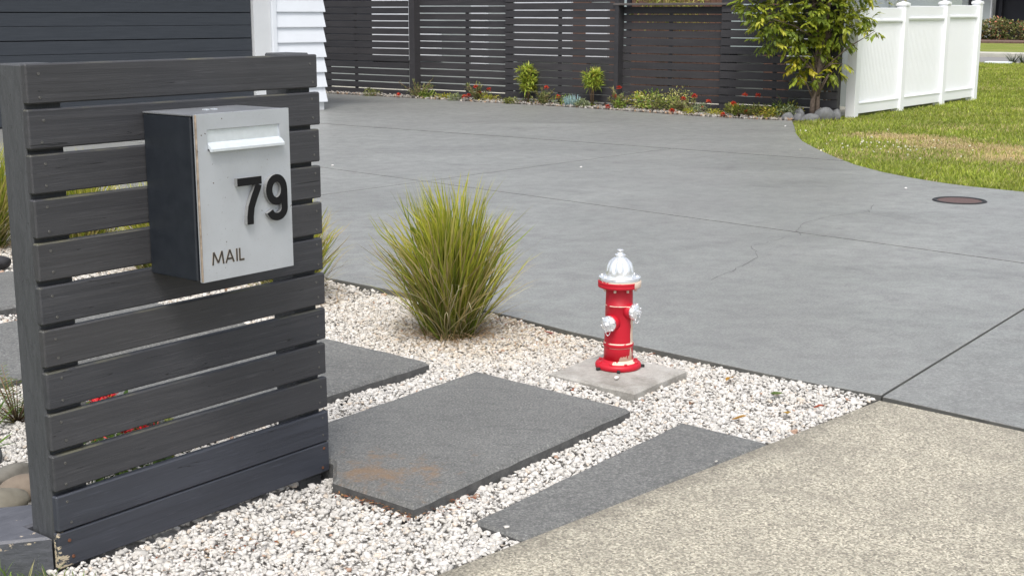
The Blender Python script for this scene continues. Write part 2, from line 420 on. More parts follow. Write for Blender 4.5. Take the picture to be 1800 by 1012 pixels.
    # soil / sub-base
    t = NT('soil'); v = t.coord('Object'); n = t.noise(v, 30, 6, 0.7)
    t.base(t.ramp(n, [(0.3, (0.05, 0.043, 0.036)), (0.7, (0.12, 0.105, 0.09))]), 0.95, 0, 0.1).bump(n, 0.6, 0.01)
    t = NT('gravel_floor'); v = t.coord('Object'); n = t.noise(v, 55, 5, 0.7)
    t.base(t.ramp(n, [(0.3, (0.46, 0.445, 0.42)), (0.7, (0.62, 0.60, 0.57))]), 0.95, 0, 0.1).bump(n, 0.8, 0.01)
    # lawn underlay
    t = NT('lawn_ground'); v = t.coord('Object'); n = t.noise(v, 0.55, 5, 0.65, 0.8); f = t.noise(v, 22, 5, 0.75)
    c = t.ramp(f, [(0.28, (0.10, 0.135, 0.022)), (0.55, (0.21, 0.25, 0.05)), (0.78, (0.34, 0.36, 0.10))])
    c = t.mix(t.val(n, 0.5, 0.68, 0, 0.55), c, (0.36, 0.31, 0.14))
    tc = t.n('TexCoord'); A_, B_ = (11.35, 3.05, 0.0), (9.9, 0.6, 0.0)        # strip of drought-burnt turf
    pd = None
    for u in (0.0, 0.2, 0.4, 0.6, 0.8, 1.0):
        vd = t.n('VectorMath', operation='DISTANCE'); t.l(tc.outputs['Object'], vd.inputs[0]); vd.inputs[1].default_value = tuple(a_+(b_-a_)*u for a_, b_ in zip(A_, B_))
        pd = vd.outputs['Value'] if pd is None else t.math('MINIMUM', pd, vd.outputs['Value'])
    w = t.math('ADD', t.val(pd, 0.1, 0.75, 0.5, 0.0), t.noise(v, 3.0, 5, 0.7)); c = t.mix(t.val(w, 0.62, 0.85, 0, 0.9), c, (0.46, 0.36, 0.19))
    t.base(c, 0.9, 0, 0.15).bump(f, 0.8, 0.04)
    t = NT('road_asphalt'); v = t.coord('Object'); n = t.noise(v, 40, 5)
    t.base(t.ramp(n, [(0.3, (0.20, 0.195, 0.19)), (0.7, (0.26, 0.255, 0.25))]), 0.9, 0, 0.2)
    mat_plain('kerb_concrete', (0.45, 0.44, 0.38), 0.9, 0, 0.12, 3)
    mat_plain('bark_mulch', (0.14, 0.085, 0.065), 0.95, 0, 0.4, 12)
    mat_plain('far_earth', (0.11, 0.115, 0.07), 0.95, 0, 0.3, 0.3)
mk_ground_mats()

def mk_hydrant_mats():
    t = NT('hydrant_red'); v = t.coord('Object'); tc = t.n('TexCoord')
    n = t.noise(v, 34, 5, 0.6); vd = t.coord('Object', (60, 60, 9)); drip = t.noise(vd, 1.0, 4, 0.6)
    sx = t.n('SeparateXYZ'); t.l(tc.outputs['Object'], sx.inputs[0])
    # flaked patches low on the south-west side and down the south-east edge
    vn = t.n('VectorMath', operation='DOT_PRODUCT'); t.l(tc.outputs['Object'], vn.inputs[0]); vn.inputs[1].default_value = (-0.45, -0.9, 0)
    cx_ = t.n('CombineXYZ'); t.l(sx.outputs[0], cx_.inputs[0]); t.l(sx.outputs[1], cx_.inputs[1])
    ln = t.n('VectorMath', operation='LENGTH'); t.l(cx_.outputs[0], ln.inputs[0]); rad = ln.outputs['Value']
    front = t.val(vn.outputs['Value'], 0.022, 0.05)
    f1 = t.math('MULTIPLY', t.math('MULTIPLY', t.val(sx.outputs[2], 0.030, 0.105, 1.0, 0.0), front), t.math('LESS_THAN', rad, 0.0668))
    f1 = t.math('MULTIPLY', f1, t.math('GREATER_THAN', sx.outputs[2], 0.0215))
    m1 = t.math('GREATER_THAN', t.math('ADD', t.math('MULTIPLY', f1, 0.46), drip), 0.80)
    vn2 = t.n('VectorMath', operation='DOT_PRODUCT'); t.l(tc.outputs['Object'], vn2.inputs[0]); vn2.inputs[1].default_value = (0.40, -0.917, 0)
    band = t.math('MULTIPLY', t.math('LESS_THAN', sx.outputs[2], 0.192), t.math('GREATER_THAN', sx.outputs[2], 0.0995))
    f2 = t.math('MULTIPLY', t.val(vn2.outputs['Value'], 0.0440, 0.049), band)
    m2 = t.math('GREATER_THAN', t.math('ADD', t.math('MULTIPLY', f2, 0.5), t.math('MULTIPLY', n, 0.5)), 0.62)
    def edge(zc, wd, thr):
        d = t.math('ABSOLUTE', t.math('SUBTRACT', sx.outputs[2], zc)); return t.math('MULTIPLY', t.math('LESS_THAN', d, wd), t.math('GREATER_THAN', t.math('ADD', n, t.math('MULTIPLY', front, 0.12)), thr))
    chip = t.math('MAXIMUM', t.math('MAXIMUM', edge(0.0978, 0.0018, 0.50), edge(0.2390, 0.0013, 0.47)), t.math('MAXIMUM', edge(0.0815, 0.0010, 0.52), edge(0.3295, 0.0012, 0.55)))
    mk = t.math('MAXIMUM', t.math('MAXIMUM', m1, m2), chip)
    c = t.mix(t.val(n, 0.3, 0.75, 0, 0.3), (0.50, 0.006, 0.022), (0.42, 0.005, 0.018))
    c = t.mix(mk, c, (0.68, 0.54, 0.43))
    t.base(c, t.val(n, 0.3, 0.7, 0.42, 0.6), 0, 0.45); t.bump(t.math('SUBTRACT', t.math('MULTIPLY', n, 0.15), mk), 0.3, 0.001)
    mat_plain('hydrant_silver', (0.86, 0.88, 0.90), 0.27, 0.7, 0.04, 40)
    mat_plain('cream_primer', (0.66, 0.53, 0.43), 0.5, 0, 0.08, 60)
    t = NT('manhole_iron'); v = t.coord('Object'); n = t.noise(v, 60, 5)
    t.base(t.ramp(n, [(0.3, (0.085, 0.05, 0.045)), (0.75, (0.14, 0.09, 0.082))]), 0.75, 0.1).bump(n, 0.3, 0.003)
mk_hydrant_mats()
mat_leaf('leaf'); mat_leaf('grass_blade', 0.55, 0.3)
mat_attr('gravel_stone', 0.8, 0.22, 90.0, 0.25); mat_attr('river_rock', 0.75, 0.5, 25.0, 0.3); mat_attr('petal', 0.6, 0.3, 80, 0.1)
mat_plain('bark', (0.15, 0.115, 0.095), 0.9, 0, 0.35, 25, 0.2, 0.6)
mat_plain('stem_brown', (0.20, 0.13, 0.08), 0.9, 0, 0.3, 25)
M = MATS

# ------------------------------------------------------------------ ground, paving, lawn
def sheet(name, poly, z, mat, kind='structure', label=None, thick=0.0):
    m = MB()
    if thick: m.prism(poly, z-thick, z)
    else: m.add([(x, y, z) for x, y in poly], [tuple(range(len(poly)))])
    o = m.build(name, M[mat]); o['kind'] = kind
    if label: o['label'] = label
    return o

sheet('ground', [(-400, -400), (400, -400), (400, 400), (-400, 400)], -0.10, 'far_earth', label='bare earth beneath and beyond everything')
LAWN_EDGE = [(12.44, 4.70), (11.6, 4.25), (10.78, 3.82), (10.1, 3.42), (9.52, 3.00), (8.9, 2.52), (8.37, 2.06), (8.02, 1.68), (7.78, 1.32), (7.62, 1.0), (7.54, 0.75), (7.48, 0.34), (7.46, -0.3), (7.50, -1.5), (7.7, -4.0)]
BED_EDGE = [(12.72, 13.6), (12.72, 11.7), (12.68, 10.1), (12.66, 8.3), (12.52, 7.2), (12.36, 6.1), (12.34, 5.3), (12.44, 4.70)]
GRAVEL_EDGE = [(1.715, -0.985), (1.708, -0.76), (1.72, -0.49), (1.765, 0.0), (1.80, 0.42), (1.87, 0.80), (1.93, 1.33), (1.96, 1.94), (2.0, 3.0), (2.05, 4.6), (2.05, 5.2), (-2.5, 5.2)]
DRIVE = [(1.30, -4.0), (1.655, -1.49)] + GRAVEL_EDGE + [(-2.5, 15.0), (12.72, 15.0)] + BED_EDGE + LAWN_EDGE[1:]
DRIVE = DRIVE[::-1]                                        # counter-clockwise
def area(p): return 0.5*sum(p[i][0]*p[(i+1) % len(p)][1]-p[(i+1) % len(p)][0]*p[i][1] for i in range(len(p)))
if area(DRIVE) < 0: DRIVE = DRIVE[::-1]
drive = empty('driveway'); tag(drive, 'wide grey broom-finished concrete driveway with saw-cut joints', kind='structure')
def side(poly, a, b, gap):
    a = np.array(a, float); b = np.array(b, float); d = (b-a)/np.linalg.norm(b-a); n = np.array([-d[1], d[0]])
    return clip(poly, a+n*gap/2, n), clip(poly, a-n*gap/2, -n)
pieces = []
up, low = side(DRIVE, (1.7, -0.975), (7.6, -0.80), 0.006)
left, right = side(up, (4.56, -0.57), (5.27, 5.3), 0.020)
for pc in (left, right):
    a, b = side(pc, (8.62, 2.4), (8.52, 7.4), 0.045)
    for q in (a, b):
        if len(q) < 3: continue
        if max(x for x, y in q) > 8.9 and min(x for x, y in q) > 7.5: pieces.append(q)
        else:
            c, d = side(q, (4.16, 4.30), (8.6, 4.08), 0.018)
            pieces += [c, d]
pieces.append(low)
def dedupe(p):
    out = []
    for q in p:
        if not out or (abs(q[0]-out[-1][0])+abs(q[1]-out[-1][1]) > 1e-4): out.append(q)
    if len(out) > 2 and abs(out[0][0]-out[-1][0])+abs(out[0][1]-out[-1][1]) < 1e-4: out.pop()
    return out
for i, pc in enumerate(pieces):
    pc = dedupe(pc)
    if len(pc) < 3 or abs(area(pc)) < 0.02: continue
    m = MB(); m.prism_bev(pc, -0.09, 0.012 if i < len(pieces)-1 else 0.007, 0.002)
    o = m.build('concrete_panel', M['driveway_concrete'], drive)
    if pc is pieces[-1]: o['label'] = 'crossover panel beside the footpath'
m = MB(); m.add([(x, y, 0.0025) for x, y in inset(DRIVE, 0.03)], [tuple(range(len(DRIVE)))]); m.build('joint_filler', M['crack_grey'], drive)
# hairline cracks
def ribbon(name, pts, w, z, mat, parent, jit=0.006):
    P = []
    for i in range(len(pts)-1):
        a = np.array(pts[i]); b = np.array(pts[i+1]); k = max(2, int(np.linalg.norm(b-a)/0.05))
        for j in range(k): P.append(a+(b-a)*j/k + RNG.normal(0, jit, 2))
    P.append(np.array(pts[-1])); vs = []; fs = []
    for i, p in enumerate(P):
        d = P[min(i+1, len(P)-1)]-P[max(i-1, 0)]; n = np.array([-d[1], d[0]])/max(1e-6, np.linalg.norm(d))*w*0.5*(0.5+RNG.random())
        vs += [(p[0]+n[0], p[1]+n[1], z), (p[0]-n[0], p[1]-n[1], z)]
        if i: fs.append((2*i-2, 2*i-1, 2*i+1, 2*i))
    m = MB(); m.add(vs, fs); return m.build(name, M[mat], parent)
ribbon('crack', [(4.63, 0.76), (4.76, 0.85), (5.07, 0.96), (5.45, 0.95), (5.77, 0.83), (6.13, 0.94)], 0.0030, 0.0135, 'crack_grey', drive)
ribbon('crack', [(3.10, 0.5), (3.59, 0.57), (3.81, 0.62), (4.12, 0.81), (4.25, 0.80), (4.5, 0.80)], 0.0024, 0.0135, 'crack_grey', drive)
ribbon('crack', [(2.9, 1.9), (3.5, 1.7), (4.2, 1.75), (4.7, 1.6)], 0.0018, 0.0135, 'crack_grey', drive)

FP_A, FP_B = (-6.0, -0.049), (1.690, -0.976)
FOOT = [FP_A, (-6.0, -5.0), (1.15, -5.0), (1.645, -1.49), FP_B]
m = MB(); m.prism_bev(FOOT if area(FOOT) > 0 else FOOT[::-1], -0.09, 0.0, 0.004)
o = m.build('footpath', M['footpath_concrete']); tag(o, 'beige speckled exposed-aggregate concrete footpath in the lower right corner', kind='structure')

GRAV = [(-0.93, -0.66), (1.685, -0.972)] + GRAVEL_EDGE[1:-1] + [(-0.6, 5.19), (-0.93, 0.2)]
sheet('gravel_bed', GRAV, -0.040, 'gravel_floor', label='pale crushed base under the white gravel')
LAWN = LAWN_EDGE + [(7.7, -40), (33.4, -40), (33.4, 40), (13.3, 40), (13.3, 4.5)]
LAWN = LAWN if area(LAWN) > 0 else LAWN[::-1]
sheet('lawn', LAWN, 0.0, 'lawn_ground', label='front lawn beyond the driveway')
sheet('garden_soil', [(12.3, 4.66), (13.32, 4.45), (13.32, 15), (12.68, 15), (12.68, 8.3), (12.36, 6.1)], 0.008, 'soil', label='soil of the long garden bed below the dark fence')
sheet('yard', [(13.35, 4.55), (17.9, 4.55), (30, 8.75), (30, 30), (13.35, 30)], 0.012, 'kerb_concrete', label='paved yard behind the dark fence')
sheet('verge', [(-6, 0.02), (-0.935, -0.64), (-0.935, 0.3), (-2.2, 1.2), (-6, 3)], -0.03, 'lawn_ground', label='strip of grass beside the timber edging')
# far side
sheet('far_path', [(33.5, -40), (38.8, -40), (38.8, 40), (33.5, 40)], 0.0, 'road_asphalt', label='pale grey road beyond the lawn', thick=0.05)
sheet('far_kerb', [(38.85, -40), (40.6, -40), (40.6, 40), (38.85, 40)], 0.11, 'kerb_concrete', label='concrete kerb and path across the road', thick=0.2)
sheet('far_lawn', [(40.65, -40), (54.0, -40), (54.0, 40), (40.65, 40)], 0.09, 'lawn_ground', label='mown lawn across the road', thick=0.15)
sheet('far_garden', [(54.05, -40), (60.5, -40), (60.5, 40), (54.05, 40)], 0.16, 'bark_mulch', label='bark mulch bed under the far hedge', thick=0.25)

# ------------------------------------------------------------------ slabs
def slab(name, poly, z0, z1, mat, label, cat, group=None, b=0.008, jit=0.004):
    """concrete slab whose arris is slightly uneven"""
    c = np.mean(np.array(poly), 0); P = []
    for i in range(len(poly)):
        a = np.array(poly[i]); e = np.array(poly[(i+1) % len(poly)]); k = max(2, int(np.linalg.norm(e-a)/0.06))
        for j in range(k): P.append(tuple(a+(e-a)*j/k-c + (RNG.normal(0, jit*0.5, 2) if j else 0)))
    m = MB(); m.prism_bev(P if area(P) > 0 else P[::-1], z0, z1, b)
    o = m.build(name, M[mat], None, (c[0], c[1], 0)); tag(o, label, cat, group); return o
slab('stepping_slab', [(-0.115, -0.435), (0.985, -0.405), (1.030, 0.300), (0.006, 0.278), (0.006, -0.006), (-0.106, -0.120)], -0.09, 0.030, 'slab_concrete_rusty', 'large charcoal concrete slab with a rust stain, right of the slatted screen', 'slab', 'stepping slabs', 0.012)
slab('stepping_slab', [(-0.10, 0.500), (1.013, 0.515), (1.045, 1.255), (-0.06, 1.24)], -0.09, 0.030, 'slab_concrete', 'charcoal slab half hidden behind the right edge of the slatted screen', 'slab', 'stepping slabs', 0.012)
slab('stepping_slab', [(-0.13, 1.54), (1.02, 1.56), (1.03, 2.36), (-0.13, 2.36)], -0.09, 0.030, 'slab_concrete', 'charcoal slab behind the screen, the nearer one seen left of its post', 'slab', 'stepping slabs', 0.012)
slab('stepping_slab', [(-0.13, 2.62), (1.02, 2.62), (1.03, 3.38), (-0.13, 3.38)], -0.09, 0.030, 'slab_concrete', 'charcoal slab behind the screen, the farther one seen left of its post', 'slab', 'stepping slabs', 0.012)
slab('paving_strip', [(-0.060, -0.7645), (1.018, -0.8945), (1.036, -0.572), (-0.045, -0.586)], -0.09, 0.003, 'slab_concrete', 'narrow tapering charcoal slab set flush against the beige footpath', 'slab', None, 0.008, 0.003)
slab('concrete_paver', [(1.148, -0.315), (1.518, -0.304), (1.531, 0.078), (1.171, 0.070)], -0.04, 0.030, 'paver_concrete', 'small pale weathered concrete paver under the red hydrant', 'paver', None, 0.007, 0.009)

# ------------------------------------------------------------------ white gravel (uncountable)
def hull_templates(n, pts, flat=0.7, seed=1):
    out = []; rg = np.random.default_rng(seed)
    for k in range(n):
        P = rg.normal(size=(pts, 3)); P /= np.linalg.norm(P, axis=1)[:, None]
        P *= rg.uniform(0.8, 1.1, (pts, 1)); P *= np.array([1.15, 0.85, flat])*rg.uniform(0.85, 1.15, 3)
        bm = bmesh.new(); [bm.verts.new(p) for p in P]
        bmesh.ops.convex_hull(bm, input=bm.verts[:])
        loose = [v for v in bm.verts if not v.link_faces]
        bmesh.ops.delete(bm, geom=loose, context='VERTS')
        bmesh.ops.triangulate(bm, faces=bm.faces[:]); bm.verts.index_update(); bm.verts.ensure_lookup_table()
        out.append((np.array([v.co[:] for v in bm.verts]), np.array([[v.index for v in f.verts] for f in bm.faces]))); bm.free()
    return out
def rand_rot(n, rg):
    q = rg.normal(size=(n, 4)); q /= np.linalg.norm(q, axis=1)[:, None]; w, x, y, z = q.T
    return np.stack([1-2*(y*y+z*z), 2*(x*y-z*w), 2*(x*z+y*w), 2*(x*y+z*w), 1-2*(x*x+z*z), 2*(y*z-x*w), 2*(x*z-y*w), 2*(y*z+x*w), 1-2*(x*x+y*y)], 1).reshape(n, 3, 3)
def tilt_rot(n, rg, s=0.35):
    """random spin about z, small tilt: chips that have settled flat"""
    a = rg.uniform(0, 2*np.pi, n); c, sn = np.cos(a), np.sin(a); Z = np.zeros(n); O = np.ones(n)
    Rz = np.stack([c, -sn, Z, sn, c, Z, Z, Z, O], 1).reshape(n, 3, 3)
    b = rg.normal(0, s, n); c, sn = np.cos(b), np.sin(b); Rx = np.stack([O, Z, Z, Z, c, -sn, Z, sn, c], 1).reshape(n, 3, 3)
    b = rg.normal(0, s, n); c, sn = np.cos(b), np.sin(b); Ry = np.stack([c, Z, sn, Z, O, Z, -sn, Z, c], 1).reshape(n, 3, 3)
    return Rz @ Rx @ Ry
def scatter(templ, pos, rad, rot, cols):
    Vs = []; Ts = []; Cs = []; base = 0; idx = np.arange(len(pos)) % len(templ)
    for t, (tv, tf) in enumerate(templ):
        s = np.where(idx == t)[0]
        if not len(s): continue
        v = np.einsum('nij,kj->nki', rot[s], tv)*rad[s][:, None, None] + pos[s][:, None, :]
        Vs.append(v.reshape(-1, 3)); k = len(tv)
        Ts.append((tf[None]+(np.arange(len(s))*k)[:, None, None]).reshape(-1, 3)+base); base += len(s)*k
        Cs.append(np.repeat(cols[s], k, 0))
    return np.concatenate(Vs), np.concatenate(Ts), np.concatenate(Cs)
SLABS = [[(-0.115, -0.435), (0.985, -0.405), (1.030, 0.300), (0.006, 0.278), (0.006, -0.006), (-0.106, -0.120)], [(-0.10, 0.500), (1.013, 0.515), (1.045, 1.255), (-0.06, 1.24)], [(-0.13, 1.54), (1.02, 1.56), (1.03, 2.36), (-0.13, 2.36)], [(-0.13, 2.62), (1.02, 2.62), (1.03, 3.38), (-0.13, 3.38)],
         [(-0.060, -0.7645), (1.018, -0.8945), (1.036, -0.572), (-0.045, -0.586)], [(1.148, -0.315), (1.518, -0.304), (1.531, 0.078), (1.171, 0.070)]]
def gravel_height(x, y):
    z = -0.006 - 0.022*np.exp(-((x-0.0)/0.16)**2-((y-0.0)/0.14)**2)
    near_drive = np.clip((x-1.45)/0.25, 0, 1)*np.clip((-0.3-y)/0.5, 0, 1)
    z = z + near_drive*0.014
    fp = np.clip(1-(y+0.772+0.1205*x)/0.10, 0, 1); z = z + fp*0.004
    z = z + 0.016*np.exp(-((x-1.30)/0.26)**2-((y+0.08)/0.30)**2) + 0.008*np.exp(-((x-1.10)/0.12)**2-((y-0.05)/0.2)**2)
    return z + 0.006*np.sin(x*5.1+1)*np.cos(y*4.3) + 0.004*np.sin(x*13)*np.sin(y*11+2)
def make_gravel():
    rg = np.random.default_rng(3)
    def grid(x0, x1, y0, y1, s):
        xs, ys = np.meshgrid(np.arange(x0, x1, s), np.arange(y0, y1, s)); P = np.stack([xs.ravel(), ys.ravel()], 1)
        return P + rg.uniform(-0.55*s, 0.55*s, P.shape)
    near = grid(-0.95, 2.02, -1.05, 1.6, 0.0115); far = grid(-0.95, 2.1, 1.6, 5.2, 0.020)
    P = np.concatenate([near, far]); big = np.concatenate([np.ones(len(near)), np.full(len(far), 1.5)])
    keep = in_poly(P, inset(GRAV if area(GRAV) > 0 else GRAV[::-1], 0.004))
    for s in SLABS: keep &= ~in_poly(P, inset(s if area(s) > 0 else s[::-1], -0.002))
    # keep the screen's posts and boards clear
    keep &= ~((P[:, 0] > -0.905) & (P[:, 0] < 0.004) & (P[:, 1] > -0.004) & (P[:, 1] < 0.03))
    P, big = P[keep], big[keep]; n = len(P)
    rad = np.clip(rg.lognormal(math.log(0.0076), 0.34, n), 0.0040, 0.0175)*big
    z = gravel_height(P[:, 0], P[:, 1]) + rg.uniform(-0.0045, 0.003, n) - rad*0.2
    pos = np.stack([P[:, 0], P[:, 1], z], 1)
    w = rg.random(n); g = rg.normal(0, 0.05, n)
    c = np.empty((n, 3)); c[:] = (0.63, 0.61, 0.575)
    c[w > 0.45] = (0.57, 0.55, 0.51); c[w > 0.74] = (0.49, 0.475, 0.445); c[w > 0.92] = (0.58, 0.515, 0.44); c[w > 0.975] = (0.36, 0.35, 0.335); c[w > 0.994] = (0.40, 0.27, 0.20)
    # warm tannin tint around the tussocks and near the driveway
    d = np.exp(-((P[:, 0]-1.55)**2+(P[:, 1]-0.75)**2)/0.16) + 0.5*np.clip((P[:, 0]-1.0)/0.6, 0, 1)*np.clip(P[:, 1]+0.6, 0, 1)
    c = c*(1+g[:, None]); c = c*(1-np.clip(d, 0, 1)[:, None]*np.array([0.05, 0.13, 0.24])*rg.random((n, 1))*1.3)
    # a few strays kicked onto the paving
    ns = 34; sp = np.stack([rg.uniform(-0.1, 1.9, ns), rg.uniform(-1.1, 1.9, ns)], 1); far_in = in_poly(sp, GRAV)
    ed = np.array([min(min(abs((q[1]+0.772+0.1205*q[0])), 9), *[np.hypot(*(q-np.array(c_))) for sl_ in SLABS for c_ in sl_]) for q in sp]); sp = sp[ed < 0.16]; ns = len(sp)
    sz = np.array([0.034 if any(in_poly(q[None], sl_)[0] for sl_ in SLABS[:4]) else 0.008 for q in sp])
    pos = np.concatenate([pos, np.column_stack([sp, sz])]); rad = np.concatenate([rad, rg.uniform(0.004, 0.008, ns)]); c = np.concatenate([c, np.tile([(0.62, 0.60, 0.56)], (ns, 1))]); n = len(pos)
    V, T, C = scatter(hull_templates(30, 14, 0.60, 5), pos, rad*1.08, tilt_rot(n, rg, 0.36), c)
    o = link('gravel', fast_mesh('gravel', V, None, T, np.clip(C, 0, 0.9)), M['gravel_stone'])
    tag(o, 'white crushed marble gravel around the slabs and the hydrant', 'gravel', kind='stuff')
make_gravel()
def leaf_litter():
    rg = np.random.default_rng(19); P = []
    for (a, b, n, sp) in (((-0.125, -0.445), (-0.112, -0.13), 150, 0.012), ((-0.11, -0.455), (0.10, -0.452), 60, 0.014), ((0.3, 2.48), (1.0, 2.48), 260, 0.07), ((1.72, 0.55), (1.83, 0.85), 130, 0.05), ((1.45, 0.55), (1.75, 0.35), 110, 0.09), ((-0.75, -0.12), (-0.45, -0.25), 60, 0.03)):
        u = rg.random(n)[:, None]; P.append(np.array(a)+(np.array(b)-np.array(a))*u+rg.normal(0, sp, (n, 2)))
    P = np.concatenate(P); k = np.ones(len(P), bool)
    for sl_ in SLABS: k &= ~in_poly(P, sl_)
    P = P[k & in_poly(P, GRAV)]; n = len(P)
    pos = np.column_stack([P, gravel_height(P[:, 0], P[:, 1])+rg.uniform(0.004, 0.011, n)])
    az = rg.uniform(0, 6.28, n); ax = np.column_stack([np.cos(az), np.sin(az), rg.normal(0, 0.25, n)])
    V, Q, T, C = leaves(pos, ax, rg.uniform(0.006, 0.017, n), 0.4, pal(n, [(0.30, 0.10, 0.05), (0.36, 0.19, 0.09), (0.22, 0.11, 0.07), (0.42, 0.28, 0.14)], [3, 3, 2, 2], 0.2, rg), rg)
    o = link('leaf_litter', fast_mesh('leaf_litter', V, Q, T, np.clip(C, 0, 1)), M['leaf']); tag(o, 'red-brown leaf crumbs caught along the slab edges and in the gravel', 'leaf litter', kind='stuff')

# ------------------------------------------------------------------ grass
def blades(pos, length, az, tilt, bend, width, col_base, col_tip, seg=3):
    """vectorised curved strips; returns V,Q,T,C"""
    n = len(pos); t = np.linspace(0, 1, seg+1)
    hx, hy = np.cos(az), np.sin(az)
    ang = tilt[:, None] + bend[:, None]*t[None]                       # from vertical
    dl = length[:, None]/seg
    r = np.concatenate([np.zeros((n, 1)), np.cumsum(np.sin(ang[:, :-1])*dl, 1)], 1)
    z = np.concatenate([np.zeros((n, 1)), np.cumsum(np.cos(ang[:, :-1])*dl, 1)], 1)
    cx = pos[:, 0:1]+r*hx[:, None]; cy = pos[:, 1:2]+r*hy[:, None]; cz = pos[:, 2:3]+z
    tw = RNG.uniform(0, 2*np.pi, n)
    wx, wy = np.cos(tw), np.sin(tw)
    w = width[:, None]*np.concatenate([np.ones(seg)*(1-0.55*t[:-1]**1.5), [0.0]])[None]*0.5
    Lf = np.stack([cx-wx[:, None]*w, cy-wy[:, None]*w, cz], 2); Rt = np.stack([cx+wx[:, None]*w, cy+wy[:, None]*w, cz], 2)
    k = 2*seg+1
    V = np.empty((n, k, 3)); V[:, 0:2*seg:2] = Lf[:, :seg]; V[:, 1:2*seg:2] = Rt[:, :seg]; V[:, 2*seg] = Lf[:, seg]
    C = np.empty((n, k, 3)); tt = np.concatenate([np.repeat(t[:seg], 2), [1.0]])
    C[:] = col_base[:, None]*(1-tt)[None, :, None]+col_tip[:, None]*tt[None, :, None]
    off = (np.arange(n)*k)[:, None]
    Q = np.concatenate([off+np.array([[2*i, 2*i+1, 2*i+3, 2*i+2]]) for i in range(seg-1)]) if seg > 1 else None
    T = off+np.array([[2*seg-2, 2*seg-1, 2*seg]])
    return V.reshape(-1, 3), Q, T, C.reshape(-1, 3)
def join(parts):
    V = []; Q = []; T = []; C = []; b = 0
    for v, q, t, c in parts:
        V.append(v); C.append(c)
        if q is not None and len(q): Q.append(q+b)
        if t is not None and len(t): T.append(t+b)
        b += len(v)
    return np.concatenate(V), (np.concatenate(Q) if Q else None), (np.concatenate(T) if T else None), np.concatenate(C)
def pal(n, cols, probs, var=0.15, rg=RNG):
    c = np.array(cols)[rg.choice(len(cols), n, p=np.array(probs)/sum(probs))]
    return c*(1+rg.normal(0, var, (n, 1)))
def make_lawn():
    rg = RNG; N = 330000
    # denser near the camera
    x = 7.4+(rg.random(N)**1.5)*26; y = rg.uniform(-2.2, 10.5, N)
    P = np.stack([x, y], 1); keep = in_poly(P, inset(LAWN, 0.0)); 
    # only the wedge the lens can see, with a margin to the right
    d = P-CAM[:2]; ang = np.degrees(np.arctan2(d[:, 0], d[:, 1]))
    keep &= (ang > 60) & (ang < 83) & ~((P[:, 0] > 13.4) & (P[:, 1] > 4.35) & (P[:, 0] < 18.0))
    P = P[keep]; n = len(P); dist = np.linalg.norm(P-CAM[:2], axis=1)
    z = np.zeros(n)
    A_, B_ = np.array([11.35, 3.05]), np.array([9.9, 0.6]); tt = np.clip(((P-A_) @ (B_-A_))/((B_-A_) @ (B_-A_)), 0, 1); dl = np.linalg.norm(P-(A_+tt[:, None]*(B_-A_)), axis=1)
    dry = 1.6*np.exp(-(dl/(0.38+0.45*tt))**2)*(0.75+0.4*np.sin(P[:, 0]*5+P[:, 1]*3))
    dry += 0.35*(np.sin(P[:, 0]*1.7+P[:, 1]*0.6)*np.sin(P[:, 1]*1.1+2) > 0.55)
    isdry = rg.random(n) < np.clip(dry*1.05, 0.05, 0.93)
    cb = pal(n, [(0.15, 0.20, 0.022), (0.20, 0.25, 0.035), (0.11, 0.165, 0.018)], [3, 3, 2], 0.2)
    ct = pal(n, [(0.34, 0.39, 0.045), (0.44, 0.46, 0.085), (0.24, 0.32, 0.035), (0.52, 0.50, 0.17)], [3, 3, 2, 1], 0.2)
    k = isdry; cb[k] = pal(k.sum(), [(0.36, 0.28, 0.14)], [1]); ct[k] = pal(k.sum(), [(0.66, 0.53, 0.31), (0.58, 0.47, 0.23)], [1, 1])
    mot = 1+0.20*np.sin(P[:, 0]*2.3+1.3*np.sin(P[:, 1]*1.9))*np.sin(P[:, 1]*3.1+1.7*np.sin(P[:, 0]*1.3))+0.14*np.sin(P[:, 0]*7.7+P[:, 1]*3)*np.sin(P[:, 1]*9.1-P[:, 0]*2)
    cb *= mot[:, None]*1.12; ct *= mot[:, None]*1.12
    L = rg.uniform(0.016, 0.046, n)*np.clip(mot, 0.7, 1.3)*np.where(isdry, 0.75, 1.0)*(1+dist/60)
    edge = np.exp(-((dist-9.5)/1.2)**2)
    V, Q, T, C = blades(np.stack([P[:, 0], P[:, 1], z], 1), L, rg.uniform(0, 6.28, n), rg.uniform(0.1, 0.75, n), rg.uniform(0, 0.8, n), rg.uniform(0.004, 0.007, n)*(1+dist/22), cb, ct, 2)
    o = link('lawn_grass', fast_mesh('lawn_grass', V, Q, T, np.clip(C, 0, 1)), M['grass_blade']); tag(o, 'short green lawn grass with dry straw patches beyond the driveway', 'grass', kind='stuff')
    # clover heads
    rgc = np.random.default_rng(4); n = 60
    cen = np.array([(10.7, 3.0), (10.2, 2.6), (9.9, 2.2), (9.6, 1.9), (9.9, 2.4), (9.4, 2.3)])[rgc.integers(0, 6, n)]
    P = cen+rgc.normal(0, 0.33, (n, 2)); pos = np.column_stack([P, rgc.uniform(0.04, 0.07, n)])
    V, T, C = scatter(hull_templates(4, 14, 0.9, 9), pos, rgc.uniform(0.007, 0.012, n), rand_rot(n, rgc), np.tile([(0.66, 0.64, 0.50)], (n, 1)))
    o = link('clover_flowers', fast_mesh('clover_flowers', V, None, T, C), M['petal']); tag(o, 'scattered white clover heads in the lawn near the driveway', 'clover', kind='stuff')
    # verge by the camera (lower left corner)
    N = 9000; P = np.stack([rg.uniform(-2.2, -0.86, N), rg.uniform(-0.75, 0.9, N)], 1)
